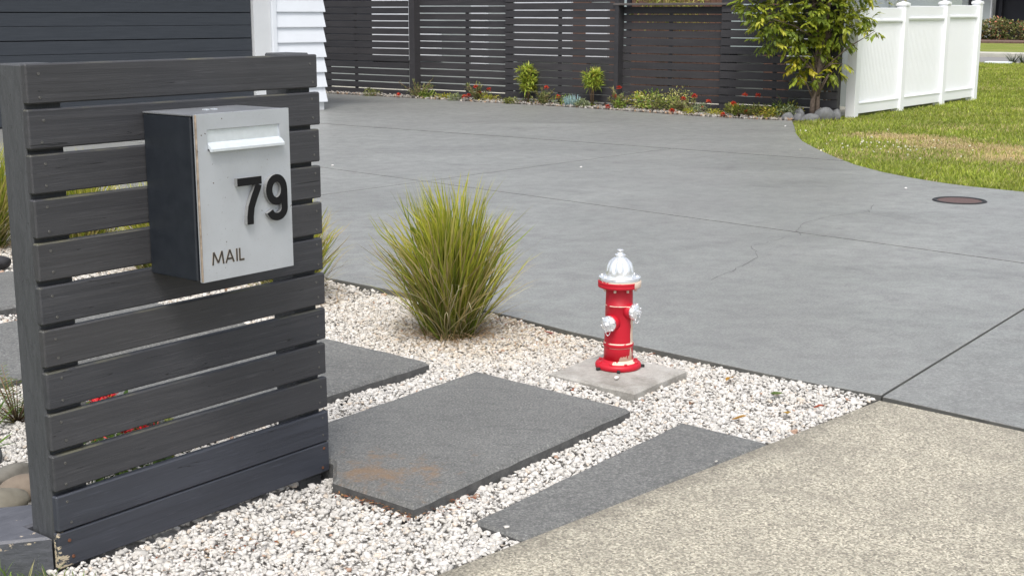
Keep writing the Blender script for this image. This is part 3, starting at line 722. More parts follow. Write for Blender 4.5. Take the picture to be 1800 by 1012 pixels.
    keep = in_poly(P, [(-2.2, -0.5), (-0.90, -0.66), (-0.93, -0.05), (-0.915, 0.0), (-1.9, 0.70), (-2.2, 0.9)]); P = P[keep]; n = len(P)
    cb = pal(n, [(0.08, 0.15, 0.02), (0.11, 0.19, 0.03)], [1, 1]); ct = pal(n, [(0.22, 0.36, 0.05), (0.30, 0.42, 0.08), (0.42, 0.38, 0.18)], [4, 3, 1])
    V, Q, T, C = blades(np.column_stack([P, np.full(n, -0.03)]), rg.uniform(0.03, 0.10, n), rg.uniform(0, 6.28, n), rg.uniform(0.05, 0.7, n), rg.uniform(0, 1.0, n), rg.uniform(0.0025, 0.005, n), cb, ct, 4)
    o = link('verge_grass', fast_mesh('verge_grass', V, Q, T, np.clip(C, 0, 1)), M['grass_blade']); tag(o, 'tuft of bright green grass in the lower left corner by the timber edging', 'grass', kind='stuff')
make_lawn()

# ------------------------------------------------------------------ slatted letterbox screen
def make_screen():
    t = empty('slatted_screen', (-0.45, 0.05, 0)); tag(t, 'dark grey painted timber slat screen that carries the letterbox', 'screen')
    bt = 0.021                                                # board thickness
    screw = MB(); screw.lathe([(0.0036, 0.0), (0.0036, 0.0006), (0.0028, 0.0010), (0.0013, 0.0002)], 10, axis=(0, -1, 0)); sm = screw.mesh('screw'); sm.materials.append(M['screw_steel'])
    screw = MB(); screw.lathe([(0.0046, 0.0), (0.0046, 0.0012), (0.0034, 0.0018), (0.0012, 0.0010)], 10, axis=(0, -1, 0)); sr = screw.mesh('screw'); sr.materials.append(M['screw_rust'])
    tops = []
    z = 1.203
    for k in range(12):
        h = 0.090; gap = 0.012 if k < 10 else 0.003
        z1 = z; z0 = z-h; z = z0-gap
        x0 = -0.898+random.uniform(-0.002, 0.003)+(0.004 if k == 0 else 0); x1 = 0.0+random.uniform(-0.004, 0.002)-(0.002 if k == 0 else 0)
        m = MB(); m.box(x0+0.449, x1+0.449, -bt/2, bt/2, -h/2, h/2, 0.0035)
        # hint of cupping: bow the long faces by a millimetre
        mat = 'screen_paint' if k < 10 else ('screen_paint_low' if k == 10 else 'screen_paint_peeling')
        b = m.build('board', M[mat], t, (0.001, bt/2-0.05, (z0+z1)/2), (random.uniform(-0.006, 0.006), random.uniform(-0.0012, 0.0012), 0))
        if k == 11: b['label'] = 'lowest board with flaking paint at its left end'
        for sx in (-0.449+0.035, 0.449-0.028):
            for sz in (0.024, -0.026):
                s = link('screw', sr if k == 11 else sm, None, b, (sx+random.uniform(-0.006, 0.006), -bt/2-0.0003, sz+random.uniform(-0.005, 0.005)), (0, random.uniform(0, 3), 0))
    # posts behind the boards (local frame: thing origin is at (-0.45, 0.05, 0))
    m = MB(); m.box(-0.444, -0.345, bt+0.001-0.05, 0.117-0.05, -0.09, 1.2015, 0.004); p = m.build('post', M['post_paint'], t); p['label'] = 'rough sawn left post'
    m = MB(); m.box(0.352, 0.436, bt+0.001-0.05, 0.112-0.05, -0.09, 1.2075, 0.004); m.build('post', M['post_paint'], t)
make_screen()

def make_mailbox():
    X0, X1, Y0, Z0, Z1 = -0.590, -0.300, -0.199, 0.682, 1.080
    t = empty('letterbox', (X0, 0, Z0)); tag(t, 'navy steel letterbox with brushed silver front numbered 79, fixed to the slatted screen', 'letterbox')
    def P(x, y, z): return (x-X0, y, z-Z0)
    m = MB(); m.box(0, X1-X0, Y0+0.017, -0.002, 0, Z1-Z0-0.004, 0.003); m.build('body', M['mailbox_navy'], t)
    # silver lid sheet folded over the top
    m = MB(); m.box(-0.001, X1-X0+0.001, Y0+0.012, -0.003, Z1-Z0-0.003, Z1-Z0+0.001, 0.0006); m.build('lid', M['lid_steel'], t)
    sc = MB()
    for x in (0.115, 0.14): sc.box(x, x+0.010, -0.10, -0.085, Z1-Z0+0.0012, Z1-Z0+0.004)
    sc.build('hinge_lug', M['flap_aluminium'], t)
    # front door with the slot opening left out: a frame of four plates
    fx0, fx1, fz0, fz1 = 0.002, X1-X0+0.002, -0.001, Z1-Z0+0.002
    sx0, sx1, sz0, sz1 = 0.034, 0.260, 0.3125, 0.3625
    y0, y1 = Y0-0.001, Y0+0.0085
    m = MB()
    xs = [fx0, sx0, sx1, fx1]; zs = [fz0, sz0, sz1, fz1]; vid = {}; vs = []; fs = []
    for yi, y in enumerate((y0, y1)):
        for i, x in enumerate(xs):
            for j, zz in enumerate(zs): vid[yi, i, j] = len(vs); vs.append((x, y, zz))
    for i in range(3):
        for j in range(3):
            if (i, j) == (1, 1): continue
            for yi in (0, 1): fs.append((vid[yi, i, j], vid[yi, i+1, j], vid[yi, i+1, j+1], vid[yi, i, j+1]))
    for ring in ([(0, 0), (1, 0), (2, 0), (3, 0), (3, 1), (3, 2), (3, 3), (2, 3), (1, 3), (0, 3), (0, 2), (0, 1)], [(1, 1), (2, 1), (2, 2), (1, 2)]):
        for a, b in zip(ring, ring[1:]+ring[:1]): fs.append((vid[(0,)+a], vid[(0,)+b], vid[(1,)+b], vid[(1,)+a]))
    m.add(vs, fs); door = m.build('door', M['mailbox_steel'], t)
    m = MB(); m.box(0.0005, 0.0042, Y0-0.0022, Y0+0.004, 0.001, Z1-Z0+0.0008, 0.001); e = m.build('edge_trim', M['brown_edge'], t); e['label'] = 'weathered brownish strip along the door edge'
    # slot flap with projecting lower lip
    prof = [(-0.004, 0.0490), (-0.004, 0.0190), (0.006, 0.0120), (0.0135, 0.0045), (0.0135, -0.0015), (0.009, -0.0025), (0.004, 0.0040), (-0.007, 0.0060), (-0.007, 0.0490)]
    m = MB(); n = len(prof); vs = []
    for x in (sx0+0.001, sx1+0.004): vs += [(x, y0-d, sz0+zz) for d, zz in prof]
    fs = [tuple(range(n)), tuple(range(2*n-1, n-1, -1))]+[(i, n+i, n+(i+1) % n, (i+1) % n) for i in range(n)]
    m.add(vs, fs); m.build('slot_flap', M['flap_aluminium'], door)
    # numerals: raised strokes, black face on grey sides
    def numeral(name, outlines, holes, depth, z_off):
        pass
    def stroke(path, w):
        """closed outline of a ribbon along path (list of xz), constant width w"""
        P_ = np.array(path, float); L = []; Rr = []
        for i in range(len(P_)):
            a = P_[max(i-1, 0)]; b = P_[min(i+1, len(P_)-1)]; d = (b-a)/np.linalg.norm(b-a); n_ = np.array([-d[1], d[0]])*w/2
            L.append(P_[i]+n_); Rr.append(P_[i]-n_)
        return L, Rr
    def ribbon_solid(paths, w, ya, yb, closed=False):
        m = MB()
        for path in paths:
            L, Rr = stroke(path, w); k = len(L)
            vs = [(p[0], ya, p[1]) for p in L]+[(p[0], ya, p[1]) for p in Rr]+[(p[0], yb, p[1]) for p in L]+[(p[0], yb, p[1]) for p in Rr]
            fs = []
            for i in range(k-1):
                fs += [(i, i+1, k+i+1, k+i), (2*k+i, 3*k+i, 3*k+i+1, 2*k+i+1), (i, 2*k+i, 2*k+i+1, i+1), (k+i, k+i+1, 3*k+i+1, 3*k+i)]
            fs += [(0, k, 3*k, 2*k), (k-1, 3*k-1, 4*k-1, 2*k-1) if False else (k-1, 3*k-1, 4*k-1, 2*k-1)]
            m.add(vs, fs)
        return m
    def arc(cx, cz, rx, rz, a0, a1, n=16): return [(cx+rx*math.cos(R(a0+(a1-a0)*i/n)), cz+rz*math.sin(R(a0+(a1-a0)*i/n))) for i in range(n+1)]
    w = 0.0195
    ox, oz = -0.4800-X0, 0.8065-Z0                             # lower left of the 7
    H = 0.116
    seven_bar = [(0.000, H-w/2), (0.0755, H-w/2)]
    seven_leg = [(0.0655, H-w*1.001), (0.0625, 0.088), (0.0500, 0.064), (0.0405, 0.042), (0.0365, 0.020), (0.0360, 0.000)]
    def sh(path, dx): return [(x+ox+dx, z+oz) for x, z in path]
    nine = arc(0.037, 0.077, 0.0245, 0.0290, -62, 298, 30)
    nine2 = [(0.0615, 0.0770), (0.0615, 0.060), (0.0613, 0.040)]+arc(0.0370, 0.0300, 0.0243, 0.0210, 0, -165, 14)
    for nm, lab, paths, dx in (('numeral', 'black raised 7', [seven_bar, seven_leg], 0.0), ('numeral', 'black raised 9', [nine, nine2], 0.0870)):
        ps = [sh(p, dx) for p in paths]
        o = None
        mside = MB(); mface = MB()
        for i, p in enumerate(ps):
            a = ribbon_solid([p], w, y0-0.0005, y0-0.0105-0.0002*i); mside.add(a.v, a.f)
            a = ribbon_solid([p], w*0.985, y0-0.0106-0.0003*i, y0-0.0122-0.0003*i); mface.add(a.v, a.f)
        o = mside.build(nm, M['digit_side'], t); o['label'] = lab
        mface.build('numeral_face', M['black_gloss'], o)
    # MAIL: thin dark letters with a pale worn rim
    lh = 0.0315; lw = 0.0040; lx = -0.5565-X0; lz = 0.7195-Z0
    letters = [[[(0.0, 0), (0.0035, lh)], [(0.0035, lh), (0.0165, 0.004)], [(0.0165, 0.004), (0.0285, lh)], [(0.0285, lh), (0.0325, 0)]],
               [[(0.0400, 0), (0.0525, lh)], [(0.0525, lh), (0.0645, 0)], [(0.0435, 0.0100), (0.0615, 0.0100)]],
               [[(0.0745, 0), (0.0745, lh)]],
               [[(0.0835, 0), (0.0835, lh)], [(0.0835, lw/2), (0.0975, lw/2)]]]
    for k, strokes in enumerate(letters):
        rim = MB(); face = MB()
        for i, s in enumerate(strokes):
            s = [(x+lx, z+lz) for x, z in s]
            a = ribbon_solid([s], lw*1.5, y0+0.0002, y0-0.0004-0.00005*i); rim.add(a.v, a.f)
            a = ribbon_solid([s], lw, y0-0.0003, y0-0.0010-0.00005*i); face.add(a.v, a.f)
        o = rim.build('letter', M['letter_edge'], t); o['label'] = 'small dark letter ' + 'MAIL'[k]; face.build('letter_face', M['mail_letter'], o)
make_mailbox()

m = MB(); poly = [(-0.903, 0.021), (-0.903, 0.130), (-0.72, 0.130), (-0.72, 0.190), (-1.75, 0.935), (-1.87, 0.720)]
m.prism_bev([(x+0.9, y-0.02) for x, y in (poly if area(poly) > 0 else poly[::-1])], -0.08, 0.080, 0.006)
o = m.build('timber_edging', M['sleeper_paint'], None, (-0.9, 0.02, 0)); tag(o, 'thick dark painted timber garden edging with chipped corners, lower left', 'edging')

# river stones and a dark stone left of the post
def boulder(name, loc, rad, col, label, cat='stone', group=None, seed=0, mat='river_rock', rz=0.0):
    bm = bmesh.new(); bmesh.ops.create_icosphere(bm, subdivisions=4, radius=1.0); rg = np.random.default_rng(seed)
    ph = rg.uniform(0, 6, 9); am = rg.uniform(0.04, 0.10, 3)
    for v in bm.verts:
        c = v.co; f = 1+am[0]*math.sin(2.1*c.x+ph[0])*math.sin(1.7*c.y+ph[1])+am[1]*math.sin(3.3*c.y+ph[2]+c.z*2)+am[2]*math.sin(4*c.z+ph[3])*math.cos(3*c.x+ph[4])
        v.co = Vector((c.x*rad[0], c.y*rad[1], c.z*rad[2]))*f
    me = bpy.data.meshes.new(name); bm.to_mesh(me); bm.free(); me.polygons.foreach_set('use_smooth', [True]*len(me.polygons))
    at = me.color_attributes.new('col', 'FLOAT_COLOR', 'POINT'); at.data.foreach_set('color', np.tile((*col, 1), len(me.vertices)).astype(np.float32))
    o = link(name, me, M[mat], None, loc, (0, 0, rz)); tag(o, label, cat, group); return o
boulder('river_stone', (-0.66, 0.62, 0.025), (0.085, 0.05, 0.035), (0.20, 0.19, 0.165), 'grey-brown river stone, rearmost of the three above the timber edging', group='river stones', seed=1, rz=0.3)
boulder('river_stone', (-0.67, 0.51, 0.022), (0.075, 0.045, 0.034), (0.22, 0.18, 0.14), 'brown river stone touching the post, middle of the three above the timber edging', group='river stones', seed=2, rz=-0.5)
boulder('river_stone', (-0.80, 0.44, 0.030), (0.085, 0.055, 0.036), (0.21, 0.195, 0.155), 'tan river stone nearest the timber edging in the left margin', group='river stones', seed=3, rz=-0.2)
boulder('dark_stone', (-0.60, 0.84, 0.02), (0.05, 0.04, 0.035), (0.10, 0.11, 0.11), 'small dark grey stone on the gravel by the leaf tuft', seed=4)
boulder('dark_stone', (1.11, 3.62, 0.03), (0.06, 0.05, 0.035), (0.04, 0.04, 0.045), 'small black stone on the gravel beyond the farthest slab, left margin', seed=5)

# ------------------------------------------------------------------ miniature hydrant
def make_hydrant():
    cx, cy, z0 = 1.396, -0.082, 0.030
    t = empty('fire_hydrant', (cx, cy, z0)); tag(t, 'small red fire hydrant with silver dome and caps and flaking paint', 'hydrant')
    red = M['hydrant_red']; sil = M['hydrant_silver']
    m = MB(); m.lathe([(0.080, 0.0), (0.0845, 0.004), (0.0850, 0.014), (0.0815, 0.0205), (0.066, 0.0235), (0.060, 0.0265), (0.0565, 0.034)], 48); m.build('base_flange', red, t)
    bolt = MB(); bolt.lathe([(0.006, 0.0), (0.006, 0.005), (0.0045, 0.0068)], 6, smooth=False); bmsh = bolt.mesh('bolt'); bmsh.materials.append(red)
    for k in range(8):
        a = 2*math.pi*k/8+0.2; link('bolt', bmsh, None, t, (0.0715*math.cos(a), 0.0715*math.sin(a), 0.0215))
    m = MB(); m.lathe([(0.0535, 0.026), (0.0535, 0.078), (0.0535, 0.0810), (0.0550, 0.0818), (0.0562, 0.086), (0.0565, 0.092), (0.0555, 0.0975), (0.0525, 0.0990), (0.0525, 0.102), (0.0512, 0.170), (0.0505, 0.2345), (0.0515, 0.2355), (0.0522, 0.2375), (0.0515, 0.2395), (0.0500, 0.2405), (0.0490, 0.300), (0.0495, 0.308)], 56)
    m.build('barrel', red, t)
    m = MB(); m.lathe([(0.050, 0.3042), (0.0775, 0.3052), (0.0790, 0.3065), (0.0790, 0.315), (0.0780, 0.3165), (0.0790, 0.318), (0.0790, 0.3285), (0.0775, 0.3302), (0.05, 0.3304)], 56); up = m.build('upper_flange', red, t)
    # cream patch wrapped round the flange rim, facing the street
    m = MB(); vs = []; fs = []; K = 14; a0, a1 = R(-103), R(-62)
    for i in range(K+1):
        a = a0+(a1-a0)*i/K
        for r, z in ((0.07905, 0.3068), (0.0796, 0.3075), (0.0796, 0.3280), (0.07905, 0.3286)): vs.append((r*math.cos(a), r*math.sin(a), z))
        if i:
            for j in range(3): fs.append((4*(i-1)+j, 4*i+j, 4*i+j+1, 4*(i-1)+j+1))
    m.add(vs, fs, True); o = m.build('bare_patch', M['cream_primer'], up); o['label'] = 'cream primer showing where red paint is missing'
    nut = MB(); nut.lathe([(0.0048, 0.0), (0.0048, 0.011), (0.0038, 0.0125)], 8, axis=(0, 0, -1)); nm = nut.mesh('flange_bolt'); nm.materials.append(M['cream_primer'])
    for k in range(8):
        a = 2*math.pi*k/8+0.32; link('flange_bolt', nm, None, t, (0.0610*math.cos(a), 0.0610*math.sin(a), 0.3045))
    m = MB(); m.lathe([(0.05, 0.3306), (0.0755, 0.3308), (0.0770, 0.3325), (0.0770, 0.3375), (0.0760, 0.3388), (0.0775, 0.3398), (0.0775, 0.3425), (0.0755, 0.3445), (0.052, 0.3452), (0.050, 0.3455)], 56); m.build('bonnet_flange', sil, t)
    cb = MB(); cb.lathe([(0.0055, 0.0), (0.0055, 0.0028), (0.0042, 0.0040)], 6, smooth=False); cm = cb.mesh('bonnet_bolt'); cm.materials.append(sil)
    for k in range(8):
        a = 2*math.pi*k/8+0.45; link('bonnet_bolt', cm, None, t, (0.0655*math.cos(a), 0.0655*math.sin(a), 0.3448))
    # fluted dome: convex petals that end in a round foot above a plain ring
    def flute(r, z, a):
        u = (z-0.345)/0.070
        c = abs(math.cos(a*4+0.9))
        depth = 0.0085*max(0.0, min(1.0, (u-0.12-0.10*(1-c**2))*7))*max(0.0, min(1.0, (1.02-u)*3.0))
        return r + depth*(c**0.55-0.75)
    prof = []
    for i in range(27):
        u = i/26; prof.append((0.0505*math.sqrt(max(0.0, 1-(u*0.955)**2.5))*(1-0.02*u)+0.0012*(1-u), 0.345+0.071*u))
    m = MB(); m.lathe(prof, 120, rfun=flute); m.build('bonnet_dome', sil, t)
    m = MB(); m.lathe([(0.0165, 0.411), (0.0180, 0.4165), (0.0195, 0.4185), (0.0205, 0.4205), (0.0205, 0.4235), (0.0185, 0.4260), (0.0112, 0.4275), (0.0108, 0.4375), (0.0122, 0.4390), (0.0122, 0.4415), (0.0100, 0.4425)], 32); m.build('operating_nut', sil, t)
    # outlets with caps
    for nm, ax, zc, L in (('outlet', (-1, 0, 0), 0.176, 0.064), ('outlet', (0, -1, 0), 0.219, 0.064)):
        n = Vector(ax); o3 = Vector((0, 0, zc))
        m = MB(); m.lathe([(0.0335, 0.040), (0.0300, 0.052), (0.0285, 0.057), (0.0285, L-0.002)], 28, axis=n, origin=o3); out = m.build(nm, red, t)
        m = MB(); m.lathe([(0.0260, L-0.004), (0.0290, L-0.003), (0.0298, L), (0.0298, L+0.006), (0.0280, L+0.0075), (0.0278, L+0.011), (0.0255, L+0.0135), (0.0150, L+0.0165), (0.0110, L+0.018)], 30, axis=n, origin=o3)
        cap = m.build('cap', sil, out)
        q = n.to_track_quat('Z', 'Y').to_matrix()
        m = MB(); m.lathe([(0.0098, L+0.016), (0.0088, L+0.029), (0.0070, L+0.0305)], 5, axis=n, origin=o3, smooth=False); m.build('cap_nut', sil, cap)
        for k in range(6):
            a = 2*math.pi*k/6+0.3; c = o3+q @ Vector((0.0285*math.cos(a), 0.0285*math.sin(a), 0))
            lm = MB(); lm.lathe([(0.0040, L+0.001), (0.0040, L+0.0125), (0.0028, L+0.0145)], 8, axis=n, origin=c); lm.build('lug', sil, cap)
        # retaining chain, drooping from the cap nut to the cap's rim
        side_ = q @ Vector((1, 0, 0)); side_.z = 0
        hz = Vector((0, 0, 1)).cross(n)
        pts = []
        for i in range(13):
            u = i/12; pts.append(o3+n*(L+0.024-0.012*u)+hz*(-0.004+0.022*u if ax[0] else 0.004-0.020*u)+Vector((0, 0, -0.010-0.030*math.sin(math.pi*min(1, u*0.9+0.05)))))
        cm_ = MB(); cm_.tube(pts, [0.0013]*13, 6); cm_.build('chain', sil, cap)
    # black packers under the flange
    for a in (R(160), R(215), R(-52)):
        m = MB(); m.box(-0.013, 0.010, -0.006, 0.006, 0.0, 0.010, 0.002); m.build('packer', M['black_rubber'], t, (0.088*math.cos(a), 0.088*math.sin(a), 0.0003), (0, 0, a))
make_hydrant()
o = boulder('loose_stone', (1.247, -0.175, 0.0375), (0.010, 0.008, 0.007), (0.74, 0.72, 0.68), 'single white gravel chip lying on the paver in front of the hydrant', seed=9)

# ------------------------------------------------------------------ tussock grasses
def tussock(loc, label, n=1500, H=0.66, spread=1.0, seed=0, group='tussock grasses along the driveway edge'):
    rg = np.random.default_rng(seed); t = empty('tussock_grass', loc); tag(t, label, 'grass', group)
    def batch(n, tl, th, L0, L1, b0, b1, cb, ct, w0, w1, seg=6, r=0.115, zoff=0.0):
        az = rg.uniform(0, 2*np.pi, n); tilt = np.abs(rg.normal(0, 1, n))*(th-tl)*0.55+tl; tilt = np.clip(tilt, 0, 1.35)
        rr = r*np.sqrt(rg.random(n))*(0.4+0.6*np.clip(tilt/0.6, 0, 1)); pa = az+rg.normal(0, 0.9, n)
        pos = np.stack([rr*np.cos(pa), rr*np.sin(pa), np.full(n, zoff-0.02)], 1)
        L = rg.uniform(L0, L1, n)*(1-0.50*np.clip(tilt/0.8, 0, 1))*np.where(rg.random(n) < 0.12, rg.uniform(0.5, 0.85, n), 1.0)
        return blades(pos, L, az, tilt, rg.uniform(b0, b1, n), rg.uniform(w0, w1, n), cb, ct, seg)
    s = spread
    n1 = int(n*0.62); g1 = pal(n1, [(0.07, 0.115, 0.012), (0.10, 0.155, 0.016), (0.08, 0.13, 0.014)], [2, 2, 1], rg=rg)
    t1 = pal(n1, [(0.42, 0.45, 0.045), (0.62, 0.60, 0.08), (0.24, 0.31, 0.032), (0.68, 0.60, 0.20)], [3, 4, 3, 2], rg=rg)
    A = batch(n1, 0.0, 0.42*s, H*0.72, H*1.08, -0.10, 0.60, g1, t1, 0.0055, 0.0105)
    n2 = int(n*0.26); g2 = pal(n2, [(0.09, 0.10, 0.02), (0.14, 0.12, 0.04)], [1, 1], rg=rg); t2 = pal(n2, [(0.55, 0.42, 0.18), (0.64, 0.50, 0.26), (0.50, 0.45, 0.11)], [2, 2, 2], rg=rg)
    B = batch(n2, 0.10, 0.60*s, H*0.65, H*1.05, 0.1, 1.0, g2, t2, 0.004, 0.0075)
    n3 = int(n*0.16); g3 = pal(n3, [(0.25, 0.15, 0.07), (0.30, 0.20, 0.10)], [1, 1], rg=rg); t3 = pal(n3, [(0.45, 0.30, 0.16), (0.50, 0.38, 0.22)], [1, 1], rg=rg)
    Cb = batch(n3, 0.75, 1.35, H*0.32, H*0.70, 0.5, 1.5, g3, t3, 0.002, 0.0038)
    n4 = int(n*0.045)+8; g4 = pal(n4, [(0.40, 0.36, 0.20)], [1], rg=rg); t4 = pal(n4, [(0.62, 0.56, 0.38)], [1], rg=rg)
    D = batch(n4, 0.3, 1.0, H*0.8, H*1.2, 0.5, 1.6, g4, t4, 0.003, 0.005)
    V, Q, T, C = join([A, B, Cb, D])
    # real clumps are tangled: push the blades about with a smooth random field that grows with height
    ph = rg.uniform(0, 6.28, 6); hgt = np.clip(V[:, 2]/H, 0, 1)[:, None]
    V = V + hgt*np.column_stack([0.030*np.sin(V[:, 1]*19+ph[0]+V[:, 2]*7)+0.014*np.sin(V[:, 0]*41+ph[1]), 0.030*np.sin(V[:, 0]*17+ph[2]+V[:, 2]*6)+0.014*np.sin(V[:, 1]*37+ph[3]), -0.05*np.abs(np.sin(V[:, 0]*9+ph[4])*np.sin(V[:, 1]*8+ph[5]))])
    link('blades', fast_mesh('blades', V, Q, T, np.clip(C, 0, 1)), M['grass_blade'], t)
    # thatch of dead leaf bases at the crown
    n5 = 300; az = rg.uniform(0, 6.28, n5); rr = 0.30*rg.random(n5)**0.8
    V, Q, T, C = blades(np.stack([rr*np.cos(az), rr*np.sin(az), np.full(n5, 0.004)], 1), rg.uniform(0.03, 0.14, n5), rg.uniform(0, 6.28, n5), rg.uniform(1.2, 1.5, n5), rg.uniform(0, 0.2, n5), rg.uniform(0.002, 0.004, n5), pal(n5, [(0.33, 0.19, 0.09), (0.42, 0.30, 0.17)], [1, 1], rg=rg), pal(n5, [(0.45, 0.30, 0.16)], [1], rg=rg), 3)
    link('thatch', fast_mesh('thatch', V, Q, T, np.clip(C, 0, 1)), M['grass_blade'], t)
    return t
tussock((1.503, 0.832, 0), 'full tussock grass clump standing free on the gravel between the screen and the hydrant', 1500, 0.70, 0.95, 11)
tussock((1.53, 1.85, 0), 'tussock grass clump half hidden by the right edge of the slatted screen', 1000, 0.56, 1.0, 12)
tussock((1.50, 2.75, 0), 'tussock grass clump seen through the gaps beside the letterbox', 1200, 0.60, 1.0, 13)
tussock((1.50, 3.45, 0), 'tussock grass clump seen through the gaps left of the letterbox', 1200, 0.62, 1.0, 14)
tussock((1.40, 4.25, 0), 'tussock grass clump at the left margin behind the post', 1300, 0.70, 1.0, 15)

# ------------------------------------------------------------------ plants by the screen
def leaf_cloud(n, cen, rad, size, cols, probs, rg, droop=0.3, aspect=0.42, hollow=0.35, up=0.2, fold=0.15):
    """single leaves (two quads folded along the midrib) spread through an ellipsoid"""
    d = rg.normal(size=(n, 3)); d /= np.linalg.norm(d, axis=1)[:, None]
    r = hollow+(1-hollow)*rg.random(n)**0.6
    pos = np.array(cen)+d*r[:, None]*np.array(rad)
    ax = d*np.array([1, 1, 0.6])+rg.normal(0, 0.5, (n, 3)); ax[:, 2] += up-droop*rg.random(n); ax /= np.linalg.norm(ax, axis=1)[:, None]
    return leaves(pos, ax, size*rg.uniform(0.7, 1.25, n), aspect, pal(n, cols, probs, 0.18, rg), rg, fold)
def leaves(pos, ax, L, aspect, col, rg, fold=0.15):
    n = len(pos)
    ref = rg.normal(0, 0.35, (n, 3))+np.array([0, 0, 1.0]); sd = np.cross(ax, ref); sd /= np.linalg.norm(sd, axis=1)[:, None]+1e-9
    nr = np.cross(sd, ax); w = L*aspect*0.5
    b = pos; tip = pos+ax*L[:, None]-nr*(L*0.12)[:, None]; m1 = pos+ax*(L*0.45)[:, None]
    lf = m1+sd*w[:, None]+nr*(w*fold*2)[:, None]; rt = m1-sd*w[:, None]+nr*(w*fold*2)[:, None]
    V = np.stack([b, lf, tip, rt, m1], 1); off = (np.arange(n)*5)[:, None]
    T = np.concatenate([off+np.array([[0, 4, 1]]), off+np.array([[1, 4, 2]]), off+np.array([[0, 3, 4]]), off+np.array([[4, 3, 2]])])
    return V.reshape(-1, 3), None, T, np.repeat(col, 5, 0)
def finish(name, parts, mat, parent, kind=None):
    V, Q, T, C = join(parts); return link(name, fast_mesh(name, V, Q, T, np.clip(C, 0, 1)), M[mat], parent)

leaf_litter()
def needle_tuft(loc, label, seed, h=0.2, n=26):
    rg = np.random.default_rng(seed); t = empty('needle_plant', loc); tag(t, label, 'plant'); parts = []; st = MB()
    for i in range(n):
        a = rg.uniform(0, 6.28); tl = rg.uniform(0.3, 1.3); L = h*rg.uniform(0.7, 1.3); d = np.array([math.sin(tl)*math.cos(a), math.sin(tl)*math.sin(a), math.cos(tl)])
        st.tube([(0, 0, 0), tuple(d*L)], [0.0025, 0.001], 5); k = 34
        u = np.linspace(0.15, 1.0, k); pos = d[None]*(u*L)[:, None]; sd = np.cross(d, [0.1, 0.2, 1]); sd /= np.linalg.norm(sd)
        s = np.where(np.arange(k) % 2, 1, -1)[:, None]; ax = sd*s+d*0.6; ax /= np.linalg.norm(ax, axis=1)[:, None]
        parts.append(leaves(pos, ax, np.full(k, 0.026), 0.16, pal(k, [(0.14, 0.19, 0.03), (0.09, 0.14, 0.03), (0.22, 0.22, 0.06)], [2, 2, 1], 0.15, rg), rg, 0.0))
    st.build('stem', M['stem_brown'], t); finish('foliage', parts, 'leaf', t)
    return t
needle_tuft((-0.30, 1.16, -0.01), 'low feathery green shrub on the gravel left of the post', 21, 0.22, 30)
def strap_plant(loc, label, seed, n=26, L=0.22, name='strap_leaf_plant', cols=((0.10, 0.20, 0.02), (0.16, 0.27, 0.04))):
    rg = np.random.default_rng(seed); t = empty(name, loc); tag(t, label, 'plant')
    az = rg.uniform(0, 6.28, n); cb = pal(n, cols, [1]*len(cols), 0.15, rg)
    V, Q, T, C = blades(np.stack([0.015*np.cos(az), 0.015*np.sin(az), np.zeros(n)-0.01], 1), rg.uniform(0.6, 1.1, n)*L, az, rg.uniform(0.2, 1.0, n), rg.uniform(0.1, 0.7, n), rg.uniform(0.008, 0.013, n)*L/0.22, cb*0.7, cb, 5)
    link('foliage', fast_mesh('foliage', V, Q, T, np.clip(C, 0, 1)), M['leaf'], t); return t
strap_plant((-0.58, 0.93, 0), 'small tuft of bright green strap leaves above the river stones', 22)
def flower_ball(name, parent, loc, r, seed, col=(0.62, 0.045, 0.022), tip=(0.72, 0.17, 0.07), n=90):
    rg = np.random.default_rng(seed); d = rg.normal(size=(n, 3)); d /= np.linalg.norm(d, axis=1)[:, None]; d[:, 2] = np.where(d[:, 2] < -0.3, -d[:, 2], d[:, 2])
    V, Q, T, C = leaves(d*r*0.25, d, np.full(n, r*0.85)*rg.uniform(0.8, 1.2, n), 0.24, pal(n, [col, tip, (col[0]*0.6, col[1]*0.6, col[2]*0.6)], [3, 1, 1], 0.15, rg), rg, 0.0)
    return link(name, fast_mesh(name, V, Q, T, np.clip(C, 0, 1)), M['petal'], parent, loc)
def red_bedding(loc, label, seed, r=0.20, h=0.16, nf=9):
    rg = np.random.default_rng(seed); t = empty('red_flower_plant', loc); tag(t, label, 'plant', 'red flowering plants behind the screen')
    finish('foliage', [leaf_cloud(340, (0, 0, h*0.45), (r, r, h*0.5), 0.035, [(0.05, 0.10, 0.015), (0.10, 0.17, 0.025), (0.20, 0.22, 0.05)], [2, 3, 1], rg, aspect=0.6)], 'leaf', t)
    for k in range(nf):
        a = rg.uniform(0, 6.28); q = r*math.sqrt(rg.random()); flower_ball('flower', t, (q*math.cos(a), q*math.sin(a), h*rg.uniform(0.75, 1.1)), 0.032, seed*20+k, (0.62, 0.02, 0.03), (0.70, 0.06, 0.06), 40)
red_bedding((-0.24, 0.66, 0), 'red flowering bedding plant behind the screen, farther of the two', 31, 0.17, 0.15)
red_bedding((-0.43, 0.36, 0), 'red flowering bedding plant close behind the lower boards of the screen', 32, 0.15, 0.14)

